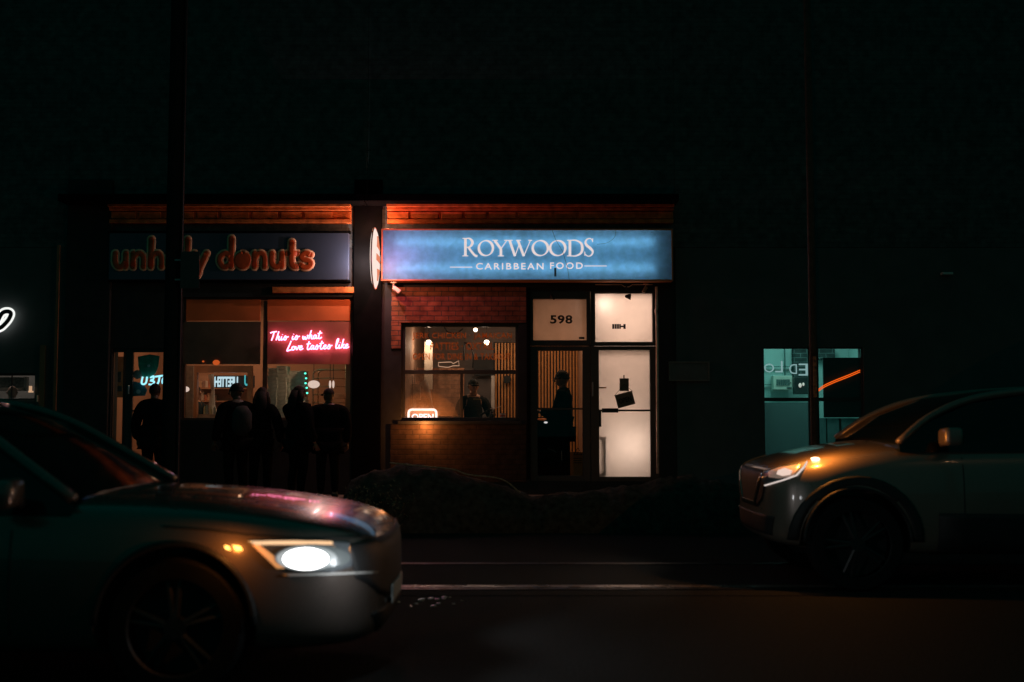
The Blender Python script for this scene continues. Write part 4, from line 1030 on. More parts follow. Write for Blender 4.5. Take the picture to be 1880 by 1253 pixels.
pole2 = thing('street_pole', 'slim street pole in front of the teal window, catching orange light', 'pole', (p2.x, 13.9, 0))
MB().cyl((p2.x, 13.9, .0), .05, 7.5, 'z', 18, r2=.045).build('shaft', mat('pole_paint', (.06,.04,.03), .6, scale=18, var=.5, spec=.3), pole2)
MB().cyl((p2.x, 13.9, 0), .11, .16, 'z', 18, r2=.09).build('base', M_dim_steel, pole2)
MB().box(p2.x-.02, p2.x+.02, 13.835, 13.848, ZZ(730, 13.9), ZZ(655, 13.9)).build('amber_light_strip', mat('amber_light_patches', (.42,.16,.08), .5, scale=25, var=.9), pole2)  # orange strip paints the amber light patches on the pole

# ------------------------------------------------------------------ snow bank along the kerb
prof = [(600,893),(650,880),(700,858),(740,853),(800,860),(850,869),(900,885),(950,903),(980,914),(995,908),(1060,902),(1130,897),(1190,886),(1215,879),(1255,874),(1300,880),(1345,889),(1400,899),(1480,905)]
def bank():
    b = MB(); Y0 = 13.7; nx = 260; ny = 14; vs = []
    for i in range(nx+1):
        px = 600+880*i/nx
        for k in range(len(prof)-1):
            if prof[k][0] <= px <= prof[k+1][0]:
                t = (px-prof[k][0])/(prof[k+1][0]-prof[k][0]); py = prof[k][1]*(1-t)+prof[k+1][1]*t
        c = PZ(px, py, Y0); h = max(.06, c.z)+.03*noise.noise(Vector((c.x*4, 0, 3)))+.015*noise.noise(Vector((c.x*14, 0, 3)))
        end = min(1, i/14, (nx-i)/14)
        for j in range(ny+1):
            a = math.pi*j/ny; r = 1+.10*noise.noise(Vector((c.x*3, j*.5, 7)))+.05*noise.noise(Vector((c.x*9, j*1.3, 1)))
            vs.append((c.x, Y0-.55*math.cos(a)*r, max(.004, h*end*math.sin(a)**.8*r)))
    fs = [(i*(ny+1)+j, (i+1)*(ny+1)+j, (i+1)*(ny+1)+j+1, i*(ny+1)+j+1) for i in range(nx) for j in range(ny)]
    b.add(vs, fs); return b
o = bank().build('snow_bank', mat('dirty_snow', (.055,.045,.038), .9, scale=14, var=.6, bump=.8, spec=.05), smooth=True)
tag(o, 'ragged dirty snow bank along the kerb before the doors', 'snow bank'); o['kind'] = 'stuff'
# low bare shrub left of the bank
shb = thing('low_shrub', 'low bare shrub at the left end of the snow bank', 'shrub', PZ(690, 905, 13.2))
tw = MB(); lf = MB()
for k in range(90):
    bx_ = PX(random.uniform(640, 735), 13.2); p0 = Vector((bx_, 13.2+random.uniform(-.2,.2), .02)); d = Vector((random.uniform(-.5,.5), random.uniform(-.4,.4), random.uniform(.6,1))).normalized(); L = random.uniform(.25,.62)
    p1 = p0+d*L*.6; p2_ = p1+(d+Vector((random.uniform(-.4,.4),random.uniform(-.4,.4),.1))).normalized()*L*.4
    tw.tube([p0, p1, p2_], [.006,.004,.002], 4)
    for q in range(7):
        c = p1.lerp(p2_, random.random())+Vector([random.uniform(-.05,.05) for _ in range(3)]); a = Vector([random.uniform(-1,1) for _ in range(3)]).normalized()*.022; bb = a.orthogonal().normalized()*.012
        lf.add([c-a, c+bb, c+a, c-bb], [(0,1,2,3)])
tw.build('twigs', mat('bark', (.08,.05,.035), .8), shb); lf.build('leaves', mat('dry_leaves', (.12,.09,.05), .7), shb)
# pale tube whose colour stands in for light along the bank's ridge
tag(MB().tube(smooth_pts([PZ(*p, 13.45) for p in ((715,850),(770,856),(830,862),(860,872),(920,880),(955,905))], 5), .010, 6).build('ridge_light_line', mat('ridge_light_pale', (.34,.24,.17), .7, scale=30, var=.5)), 'thin pale line standing for the lit ridge along the snow bank', 'ridge light')
# small pale crumbs added to make the puddle glints on the road
M_glint = mat('glint_pale', (.5,.42,.36), .15, spec=1.0)
ic = MB()
for k in range(16):
    px = random.gauss(785, 32); py = random.uniform(1092, 1116)
    Y = CAMH*FPX/(py-764); xx = PX(px, Y, py); s_ = random.uniform(.006,.016)
    ic.ball((xx, Y, .012), s_, 6, (1.6, 1, .5))
o = ic.build('glint_crumbs', M_glint); tag(o, 'scattered pale crumbs standing for puddle glints on the dark road', 'glint'); o['kind'] = 'stuff'

# black block added for the dark lower door, with glowing blobs for reflections
cbp = PZ(1016, 800, F+.42)
cb = thing('filler_block', 'black waist high block added to darken the slatted left door', 'filler_block', (cbp.x, F+.42, .162))
MB().box(PX(986, F+.4), PX(1046, F+.4), F+.36, F+.56, .162, ZZ(766, F+.4)).build('casing', M_deep, cb, bevel=.01)
MB().tube([PZ(a, b_, F+.35) for a, b_ in ((1005,824),(1013,826),(1021,831))], .003, 5).tube([PZ(1031, 828, F+.35), PZ(1031.5, 846, F+.35)], .006, 6).build('handle', M_dim_steel, cb)  # handle on the added block
gd = PZ(1000, 766, F+.4)
gt = thing('oval_reflection', 'small white oval reflection with an orange streak before the black block', 'lamp', gd)
MB().ball(PZ(1002, 776, F+.34), 1, 12, (.03, .012, .016)).build('glow', emit_mat('small_white', (.9,.86,.84), .7), gt, smooth=True)
MB().ball(PZ(995, 770, F+.34), 1, 12, (.075, .02, .018)).build('orange_streak', mat('orange_gloss', (.8,.22,.05), .3, emit=(1,.2,.04), es=.08), gt, smooth=True)
# ------------------------------------------------------------------ cars
def applied(o):
    dg = bpy.context.evaluated_depsgraph_get(); dg.update()
    return bpy.data.meshes.new_from_object(o.evaluated_get(dg))
def half_section(w, zb, zsh, zt):
    q = lambda f: zb+(zsh-zb)*f
    return [(0, zb), (.82*w, zb), (.95*w, zb+.05), (.995*w, q(.30)), (w, q(.62)), (.985*w, q(.90)), (.94*w, zsh+(zt-zsh)*.25), (.80*w, zsh+(zt-zsh)*.70), (.42*w, zt-.006), (0, zt)]
def interp(st, d):
    for a, b in zip(st, st[1:]):
        if a[0] <= d <= b[0]:
            t = (d-a[0])/(b[0]-a[0]); return [a[i]+(b[i]-a[i])*t for i in range(len(a))]
    return list(st[-1])
def car_body(root, st, wheels, R, paint):
    rings = []
    for d, w_, zb, zs, zt in st:
        h = half_section(w_, zb, zs, zt)
        rings.append([(-d, y, z) for y, z in h] + [(-d, -y, z) for y, z in h[-2:0:-1]])
    n = len(rings[0]); b = MB(); vs = [v for r in rings for v in r]; fs = []
    for i in range(len(rings)-1):
        for k in range(n): fs.append((i*n+k, i*n+(k+1)%n, (i+1)*n+(k+1)%n, (i+1)*n+k))
    fs.append(tuple(range(n))); fs.append(tuple((len(rings)-1)*n+k for k in range(n-1, -1, -1)))
    b.add(vs, fs); o = b.build('body', paint, root, world=False, smooth=True)
    m = o.modifiers.new('s', 'SUBSURF'); m.levels = 3; m.render_levels = 3
    cut = MB()
    for d in wheels:
        for s in (-1, 1): cut.cyl((-d, s*.60, R+.02), R+.055, s*.6, 'y', 48)
    co = cut.build('cutter', None, None); co.location = root.location; co.rotation_euler = root.rotation_euler
    bo = o.modifiers.new('b', 'BOOLEAN'); bo.operation = 'DIFFERENCE'; bo.object = co; bo.solver = 'EXACT'
    me = applied(o); o.modifiers.clear(); o.data = me
    bpy.data.objects.remove(co)
    me.materials.clear(); me.materials.append(paint)
    for p in me.polygons: p.use_smooth = True
    me.set_sharp_from_angle(angle=R_(38))
    return o
def world_bvh(o, root):
    M = Matrix.Translation(root.location) @ root.rotation_euler.to_matrix().to_4x4()
    return BVHTree.FromPolygons([M @ v.co for v in o.data.vertices], [tuple(p.vertices) for p in o.data.polygons]), M
def patch(root, name, poly, bvh, M, m, parent, mode='px', off=.004, thick=.006, sub=3, mirror=False, es=None):
    """panel that lies on the bodywork; outline measured in the photograph ('px') or as (y,z) seen from the nose, (x,z) seen from the side"""
    bm = bmesh.new(); f = bm.faces.new([bm.verts.new((p[0], p[1], 0)) for p in poly]); bm.normal_update(); bmesh.ops.triangulate(bm, faces=bm.faces[:])
    for _ in range(sub): bmesh.ops.subdivide_edges(bm, edges=bm.edges[:], cuts=1, use_grid_fill=True); bmesh.ops.triangulate(bm, faces=bm.faces[:])
    camp = Vector((0, 0, CAMH)); bad = []; Mi = M.inverted()
    for v in bm.verts:
        if mode == 'px': d = (PZ(v.co.x, v.co.y, 8)-camp).normalized(); org = camp
        elif mode == 'nose': org = M @ Vector((1.5, v.co.x, v.co.y)); d = M.to_3x3() @ Vector((-1, 0, 0))
        else: s = 1 if mode == 'sideL' else -1; org = M @ Vector((v.co.x, s*2.5, v.co.y)); d = M.to_3x3() @ Vector((0, -s, 0))
        loc, nor, _i, dist = bvh.ray_cast(org, d)
        if loc is None or (mode != 'px' and dist > 3.2): bad.append(v); continue
        if nor.dot(d) > 0: nor = -nor
        v.co = Mi @ (loc+nor*off)
    bmesh.ops.delete(bm, geom=bad, context='VERTS')
    bmesh.ops.recalc_face_normals(bm, faces=bm.faces[:])
    me = bpy.data.meshes.new(name); bm.to_mesh(me); bm.free()
    outs = []
    for mir in ((False, True) if mirror else (False,)):
        if mir:
            me = me.copy()
            for v in me.vertices: v.co.y *= -1
            me.flip_normals()
        o = link(name, me, m, parent, world=False, smooth=True)
        so = o.modifiers.new('t', 'SOLIDIFY'); so.thickness = thick; so.offset = 0
        outs.append(o)
    return outs
def glasshouse(root, prof, wb, wt, belt, top, paint, M_gl2):
    """prof: roofline (d, z)"""
    W = lambda z: wb+(wt-wb)*(z-belt)/(top-belt)
    vs = []; fs = []
    for d, z in prof:
        a = max(z, belt+.004)
        zs_ = [belt-.06, belt-.06+(a-belt+.06)*.5, a-.03 if a-.03 > belt else a-.002, a]
        hw = [W(belt-.06), W(zs_[1]), W(a)+.004, W(a)-.05]
        h = list(zip(hw, zs_)) + [(W(a)*.5, a+.018), (0, a+.024)]
        vs += [(-d, y, z_) for y, z_ in h] + [(-d, -y, z_) for y, z_ in h[-2::-1]]
    n = 11
    for i in range(len(prof)-1):
        for k in range(n-1): fs.append((i*n+k, i*n+k+1, (i+1)*n+k+1, (i+1)*n+k))
    fs.append(tuple(range(n))); fs.append(tuple((len(prof)-1)*n+k for k in range(n-1, -1, -1)))
    g = MB().add(vs, fs).build('window_glass', M_gl2, root, world=False, smooth=True); g.data.set_sharp_from_angle(angle=R_(30))
    # roof skin
    vs = []; fs = []; rp = [p for p in prof if p[1] > belt+(top-belt)*.88]
    for d, z in rp:
        for y, dz in ((-1, -.012), (-.9, .008), (-.5, .028), (0, .034), (.5, .028), (.9, .008), (1, -.012)): vs.append((-d, y*(W(z)-.01), z+dz))
    for i in range(len(rp)-1):
        for k in range(6): fs.append((i*7+k, i*7+k+1, (i+1)*7+k+1, (i+1)*7+k))
    r = MB().add(vs, fs).build('roof', paint, root, world=False, smooth=True); so = r.modifiers.new('t', 'SOLIDIFY'); so.thickness = .012
    for s in (-1, 1):
        pts = smooth_pts([(-d, s*(W(z)-.006), z+.002) for d, z in prof], 4)
        MB().tube(pts, .030, 8).build('pillar_rail', paint, root, world=False, smooth=True)
        dB = prof[len(prof)//2]
        MB().tube([(-dB[0], s*(W(belt)+.002), belt-.03), (-dB[0]-.05, s*(W(dB[1])-.004), dB[1])], .028, 6).build('pillar', M_black, root, world=False, smooth=True)
def wheel(root, d, s, R, k):
    y = s*.80
    t = MB(); n = 40; pr = [(R-.10, -.10), (R-.02, -.105), (R, -.07), (R, .07), (R-.02, .105), (R-.10, .10)]
    vs = [(-d+r*math.cos(2*math.pi*i/n), y+yy, R+r*math.sin(2*math.pi*i/n)) for i in range(n) for r, yy in pr]; m = len(pr)
    fs = [(i*m+j, i*m+j+1, ((i+1)%n)*m+j+1, ((i+1)%n)*m+j) for i in range(n) for j in range(m-1)]
    o = t.add(vs, fs).build('wheel', mat('tyre_rubber', (.012,.012,.012), .95, spec=.05), root, world=False, smooth=True); o.data.set_sharp_from_angle(angle=R_(40))
    rm = MB(); yo = y+s*.085; r_in = R-.10
    rm.tube([(-d+(r_in+.004)*math.cos(2*math.pi*i/40), yo, R+(r_in+.004)*math.sin(2*math.pi*i/40)) for i in range(41)], .013, 6, caps=False)
    for q in range(5):
        for da in (-.13, .13):
            a = 2*math.pi*(q+k)/5+da; rm.tube([(-d+.05*math.cos(a), yo-s*.0, R+.05*math.sin(a)), (-d+r_in*math.cos(a), yo-s*.02, R+r_in*math.sin(a))], [.018,.012], 6)
    rm.cyl((-d, yo-s*.03, R), .055, s*.045, 'y', 18)
    rm.build('rim', mat('alloy_rim', (.02,.02,.02), .45, metal=.3), o, world=False)
    MB().cyl((-d, y-s*.02, R), r_in, -s*.05, 'y', 30).build('brake_disc', M_black, o, world=False)

M_glcar = mat('car_glass', (.006,.008,.008), .08, spec=.35, var=.02)
M_lens = mat('lamp_glass', (.10,.11,.12), .15, spec=.6)
M_paint1 = mat('silver_car_paint', (.115,.09,.078), .26, metal=.35, var=.05, coat=.6)
M_paint2 = mat('pearl_car_paint', (.17,.13,.105), .30, metal=.25, var=.05, coat=.5)
M_chrome = mat('chrome', (.75,.75,.75), .12, metal=1.0, var=.03)
M_plast = mat('black_trim_plastic', (.02,.02,.02), .55, spec=.25)

# --- near car, heading right
nx = -0.655
c1 = thing('moving_car', 'grey car in the near lane with its white headlight and amber signals lit', 'car', (nx, 6.42, 0.0), 0, 'cars on the street')
st1 = [(0,.34,.30,.62,.66),(.03,.58,.24,.68,.74),(.10,.75,.21,.71,.79),(.24,.855,.20,.745,.842),(.45,.90,.19,.78,.885),(.9,.925,.18,.835,.945),(1.4,.93,.18,.87,.975),(2.2,.93,.18,.88,.93),(3.4,.93,.19,.89,.94),(4.2,.88,.22,.92,.99),(4.55,.76,.28,.86,.95),(4.68,.60,.34,.80,.88)]
wh1 = (.96, 3.72)
b1 = car_body(c1, st1, wh1, .335, M_paint1)
for d in wh1:
    for s in (-1, 1): wheel(c1, d, s, .335, .3)
glasshouse(c1, [(1.48,.94),(1.78,1.13),(2.08,1.31),(2.4,1.41),(2.8,1.43),(3.3,1.41),(3.7,1.34),(4.25,1.00)], .85, .60, .93, 1.43, M_paint1, M_glcar)
v1, Mw1 = world_bvh(b1, c1)
P1 = lambda name, poly, m, **k: patch(c1, name, poly, v1, Mw1, m, k.pop('parent', c1), **k)
P1('grille', [(-.77,.715),(-.5,.725),(0,.715),(.5,.725),(.77,.715),(.745,.55),(.52,.44),(.25,.38),(-.25,.38),(-.52,.44),(-.745,.55)], M_plast, mode='nose', off=.006)
P1('lower_intake', [(-.62,.36),(.62,.36),(.50,.25),(-.50,.25)], M_plast, mode='nose', off=.006)
hl1 = P1('headlight', [(452,993),(540,992),(640,996),(646,1040),(610,1051),(540,1050),(508,1044)], M_lens, off=.006, mirror=True, sub=4)[0]
P1('daytime_light', [(458,995),(530,994.5),(608,996.5),(609,1001.5),(540,1001),(470,1001)], emit_mat('amber_drl', (1.0,.60,.32), 1.15), off=.013, parent=hl1, mirror=False, sub=3)
P1('daytime_light', [(464,1001.3),(477,1001.3),(502,1020),(523,1044),(509,1044),(486,1022)], mat('amber_bar', (.8,.45,.2), .5, emit=(1,.45,.16), es=.5), off=.013, parent=hl1, sub=3)
P1('daytime_light', [(556,1004.5),(612,1004.5),(611,1009),(562,1010)], emit_mat('amber_drl', (1.0,.60,.32), 1.15), off=.013, parent=hl1, sub=3)
ell_ = [(558+43*math.cos(2*math.pi*k/22)+(8 if k in range(6, 17) else 0)*.6, 1027+19*math.sin(2*math.pi*k/22)) for k in range(22)]
el2 = [(572+68*math.cos(2*math.pi*k/26), 1025+24*math.sin(2*math.pi*k/26)) for k in range(26)]
P1('glow_reflector', el2, mat('headlight_outer_glow', (.07,.08,.08), .3, emit=(.70,.82,.85), es=.10), off=.0165, parent=hl1, sub=3)  # emission painted round the lamp as its soft outer glow
el3 = [(562+54*math.cos(2*math.pi*k/26), 1026+21.5*math.sin(2*math.pi*k/26)) for k in range(26)]
P1('glow_ring', el3, mat('headlight_inner_glow', (.10,.11,.11), .3, emit=(.85,.93,.95), es=.45), off=.0172, parent=hl1, sub=3)  # brighter inner step of the painted headlight glow
P1('projector', ell_, emit_mat('headlight_white', (1.0,.98,.97), 9), off=.018, parent=hl1, sub=3)
P1('side_marker', [(413,1002),(421,1004),(424,1011),(415,1008)], emit_mat('amber_signal', (1.0,.42,.08), 6), off=.012, sub=2)
P1('side_marker', [(428,1001.5),(442,1004),(446,1011),(432,1008.5)], emit_mat('amber_signal', (1.0,.42,.08), 6), off=.012, sub=2)
P1('bright_strip', [(520,1054),(600,1052.5),(690,1049.5),(690,1052),(600,1056),(522,1058)], mat('gleam_trim', (.55,.53,.5), .35), off=.010)  # pale colour stands in for the gleam on the chrome
P1('bonnet_gap', [(300,966),(380,972),(450,981),(560,988),(690,985),(690,987),(560,990.5),(450,984),(380,975),(300,969)], M_plast, off=.002, thick=.003)
# lamps really light the bodywork and the road
def at_px(px, py, bvh, away):
    camp = Vector((0,0,CAMH)); d = (PZ(px, py, 8)-camp).normalized(); loc, nor, i, ds = bvh.ray_cast(camp, d)
    if loc is None: return PZ(px, py, 6)
    if nor.dot(d) > 0: nor = -nor
    return loc+nor*away
p = at_px(430, 1007, v1, .10); l_ = lamp('POINT', 'signal_light', p, 1.6, (1.0,.30,.05), 0); l_.parent = c1; l_.location = p-c1.location
p = at_px(625, 1035, v1, .22); l_ = lamp('POINT', 'headlight_glow', p, 2.3, (.9,.95,1.0), 0); l_.parent = c1; l_.location = p-c1.location
def mirror_part(c, bx_, bz_, s, sg_, m):
    o = MB().add([(bx_+a*(.07 if a > 0 else .06)*k_, s*(1.02)+b_*.115*k_, bz_+g*.068*k_+.006*b_) for k_ in (1,) for g in (-1,1) for a, b_ in ((-1,-1),(1,-.8),(1,.8),(-1,1))], [(0,3,2,1),(4,5,6,7),(0,1,5,4),(1,2,6,5),(2,3,7,6),(3,0,4,7)]).build('door_mirror', m, c, world=False, smooth=True)
    bv = o.modifiers.new('e', 'BEVEL'); bv.width = .035; bv.segments = 4
    MB().obox(Matrix.Translation((bx_-.062, s*1.02, bz_)), .006, .18, .10).build('mirror_glass', M_glcar, o, world=False)
    MB().tube([(bx_+.02, s*.88, bz_-.06), (bx_, s*.98, bz_-.03)], .025, 8).build('arm', M_plast, o, world=False)
for s in (-1, 1): mirror_part(c1, -1.74, .985, s, 1, M_paint1)
for s, mo in ((-1, 'sideR'), (1, 'sideL')):
    for xx in (-1.75, -2.75, -3.5):
        P1('door_seam', [(xx,.86),(xx+.008,.86),(xx+.008,.30),(xx,.30)], M_plast, mode=mo, off=.001, thick=.002, sub=3)
    for xx in (-2.6, -3.38):
        MB().obox(Matrix.Translation((xx, s*.935, .80)), .17, .03, .022).build('door_handle', M_paint1, c1, world=False, bevel=.006)
P1('number_plate', [(-.26,.45),(.26,.45),(.26,.35),(-.26,.35)], mat('plate_white', (.45,.45,.45), .5), mode='nose', off=.018)

# --- far car, heading left
fx = 2.00
c2 = thing('moving_car', 'pearl crossover in the far lane with amber signal lit, nose before the teal window', 'car', (fx, 9.66, 0.012), math.pi, 'cars on the street')
st2 = [(0,.30,.42,.80,.84),(.03,.60,.36,.86,.90),(.10,.76,.32,.90,.945),(.30,.88,.30,.94,1.005),(.55,.925,.27,.985,1.075),(.9,.94,.26,1.02,1.13),(1.3,.94,.26,1.04,1.165),(2.2,.94,.26,1.06,1.12),(3.6,.94,.27,1.10,1.15),(4.25,.90,.30,1.10,1.16),(4.5,.78,.36,1.02,1.10),(4.6,.62,.44,.95,1.02)]
wh2 = (.64, 3.40)
b2 = car_body(c2, st2, wh2, .36, M_paint2)
for d in wh2:
    for s in (-1, 1): wheel(c2, d, s, .36, .0)
glasshouse(c2, [(.98,1.13),(1.25,1.325),(1.60,1.465),(2.03,1.53),(2.7,1.575),(3.5,1.57),(4.0,1.50),(4.42,1.15)], .86, .64, 1.12, 1.60, M_paint2, M_glcar)
v2, Mw2 = world_bvh(b2, c2)
P2 = lambda name, poly, m, **k: patch(c2, name, poly, v2, Mw2, m, k.pop('parent', c2), **k)
P2('grille', [(-.58,.90),(.58,.90),(.44,.66),(.30,.60),(-.30,.60),(-.44,.66)], M_plast, mode='nose', off=.006)
P2('grille_chrome', [(-.44,.87),(-.40,.87),(-.22,.64),(.22,.64),(.40,.87),(.44,.87),(.25,.61),(-.25,.61)], M_chrome, mode='nose', off=.014)
P2('lower_intake', [(-.66,.55),(.66,.55),(.60,.40),(-.60,.40)], M_plast, mode='nose', off=.006)
hl2 = P2('headlight', [(1404,866),(1440,856),(1483,848),(1476,862),(1462,876),(1440,884),(1408,892),(1396,878)], M_lens, off=.006, mirror=True, sub=4)[0]
P2('chrome_strip', [(1406,891),(1440,881),(1462,873),(1476,859),(1482,850),(1483.5,851),(1478,861),(1464,874.8),(1441,883),(1407,892.8)], emit_mat('chrome_sheen_glow', (1.0,.84,.76), .75), off=.013, parent=hl2, sub=3)  # emission stands in for the sheen on the chrome line
P2('projector', [(1430,866),(1442,862),(1456,866),(1452,873),(1438,875),(1428,872)], emit_mat('warm_projector', (1.0,.74,.62), .85), off=.012, parent=hl2, sub=3)
P2('glow_reflector', [(1412,868),(1430,861),(1470,855),(1466,862),(1456,876),(1430,879),(1414,877)], mat('lamp_reflector', (.85,.68,.6), .35, metal=.6, emit=(1,.6,.45), es=.14), off=.009, parent=hl2, sub=3)
P2('side_marker', [(1489.5,844.5),(1496,843),(1504,844),(1506,846.5),(1500,849),(1491,848)], emit_mat('amber_white_signal', (1.0,.66,.36), 5), off=.012, sub=2)
p = at_px(1498, 848, v2, .18); l_ = lamp('POINT', 'signal_light', p, 24, (1.0,.33,.05), 0); l_.parent = c2; l_.location = Mw2.inverted() @ p
for s, mo in ((-1, 'sideR'), (1, 'sideL')):
    P2('wheel_arch_trim', [(-.64+.50*math.cos(a), .38+.50*math.sin(a)) for a in [math.pi*k/16 for k in range(17)]] + [(-.64+.40*math.cos(a), .38+.43*math.sin(a)) for a in [math.pi*k/16 for k in range(16, -1, -1)]], M_plast, mode=mo, off=.004, sub=2)
    P2('sill_trim', [(-1.25,.60),(-3.05,.58),(-3.05,.27),(-1.25,.27)], M_plast, mode=mo, off=.006)
    for xx in (-1.45, -2.5, -3.3):
        P2('door_seam', [(xx,1.02),(xx+.008,1.02),(xx+.008,.45),(xx,.45)], M_plast, mode=mo, off=.001, thick=.002)
    for xx in (-2.3, -3.2):
        MB().obox(Matrix.Translation((xx, s*.948, .97)), .18, .03, .024).build('door_handle', M_chrome, c2, world=False, bevel=.006)
    mirror_part(c2, -1.32, 1.18, s, 1, M_paint2)
P2('fog_trim', [(-.80,.58),(-.62,.60),(-.62,.50),(-.78,.46)], M_plast, mode='nose', off=.007)

# unseen street lamp added behind the photographer to light the car bodies
lx, ly = 7.5, -2.2
sl0 = thing('added_street_lamp', 'unseen sodium street lamp on the near pavement, added to light the cars', 'street lamp', (lx, ly, PAVE))
MB().cyl((lx, ly, PAVE), .10, 6.6, 'z', 16, r2=.06).build('pole', M_dim_steel, sl0)  # pole and arm of the added lamp
MB().tube(smooth_pts([(lx, ly, 6.6), (lx, ly+.3, 7.0), (lx, ly+1.2, 7.2)], 4), .035, 8).build('arm', M_dim_steel, sl0)
MB().box(lx-.14, lx+.14, ly+1.1, ly+1.75, 7.14, 7.28).build('added_lamp_head', M_dim_steel, sl0, bevel=.03)
MB().box(lx-.10, lx+.10, ly+1.2, ly+1.65, 7.115, 7.138).build('added_lamp_lens', emit_mat('added_sodium_lens', (1.0,.6,.3), 5), sl0)
lamp('SPOT', 'added_sodium_light', (lx, ly+1.42, 7.09), 15, (1.0,.48,.22), .12, sl0, rot=(R_(40),0,R_(14)), spot=100)

# low beams: each car lights the nose of the other and the road between them
for c, M_, hx, hz, pw, col in ((c1, Mw1, .02, .68, 12, (.95,.97,1.0)), (c2, Mw2, .02, .88, 14, (1.0,.80,.68))):
    for s in (-1, 1):
        l_ = lamp('SPOT', 'low_beam', (0,0,0), pw, col, .08, spot=118); l_.parent = c; l_.location = (.03, s*.62, hz)
        l_.rotation_euler = (R_(88), 0, R_(-90))
for c, R, wh in ((c1, .335, wh1), (c2, .36, wh2)):
    for d in wh:
        for s in (-1, 1):
            yy = s*.915; MB().tube([(-d+(R+.048)*math.cos(math.pi*i/24), yy, R+.02+(R+.048)*math.sin(math.pi*i/24)) for i in range(25)], .016, 6).build('wheel_arch_liner', M_plast, c, world=False, smooth=True)

# ------------------------------------------------------------------ people
def skin_mesh(nodes, edges, root, inflate=0.0, levels=2):
    names = list(nodes); idx = {n: i for i, n in enumerate(names)}
    me = bpy.data.meshes.new('s'); me.from_pydata([nodes[n][0] for n in names], [(idx[a], idx[b]) for a, b in edges], []); me.update()
    o = bpy.data.objects.new('s', me); COL.objects.link(o)
    sk = o.modifiers.new('k', 'SKIN'); sk.use_smooth_shade = True
    su = o.modifiers.new('u', 'SUBSURF'); su.levels = levels; su.render_levels = levels
    for n in names:
        r = nodes[n][1]; r = r if isinstance(r, tuple) else (r, r)
        d = me.skin_vertices[0].data[idx[n]]; d.radius = (r[0]+inflate, r[1]+inflate); d.use_root = (n == root)
    out = applied(o); bpy.data.objects.remove(o); bpy.data.meshes.remove(me)
    return [v.co.copy() for v in out.vertices], [tuple(p.vertices) for p in out.polygons]
def hand_into(b, wpos, direction, palm_n, s=1.0, curl=.5, side=1):
    d = Vector(direction).normalized(); nn = (Vector(palm_n) - d*Vector(palm_n).dot(d)).normalized(); sd = d.cross(nn)*side
    b.tube([wpos-d*.01*s, wpos+d*.03*s, wpos+d*.085*s], [.022*s, .030*s, .030*s], 8)
    for k, L in enumerate((.066, .075, .070, .055)):
        st = wpos+d*.085*s+sd*(.026-.0175*k)*s; c1 = curl*.6; c2_ = curl*1.3; c3 = curl*1.9
        p1 = st+(d*math.cos(c1)+nn*math.sin(c1))*L*.45*s; p2_ = p1+(d*math.cos(c2_)+nn*math.sin(c2_))*L*.32*s; p3 = p2_+(d*math.cos(c3)+nn*math.sin(c3))*L*.25*s
        b.tube([st-d*.02*s, st, p1, p2_, p3], [.0085*s,.0092*s,.0085*s,.0078*s,.006*s], 7)
    st = wpos+d*.03*s+sd*.024*s
    b.tube([st, st+(d*.6+sd*.7+nn*.3)*.035*s, st+(d*.9+sd*.75+nn*.5)*.062*s], [.013*s,.011*s,.008*s], 7)
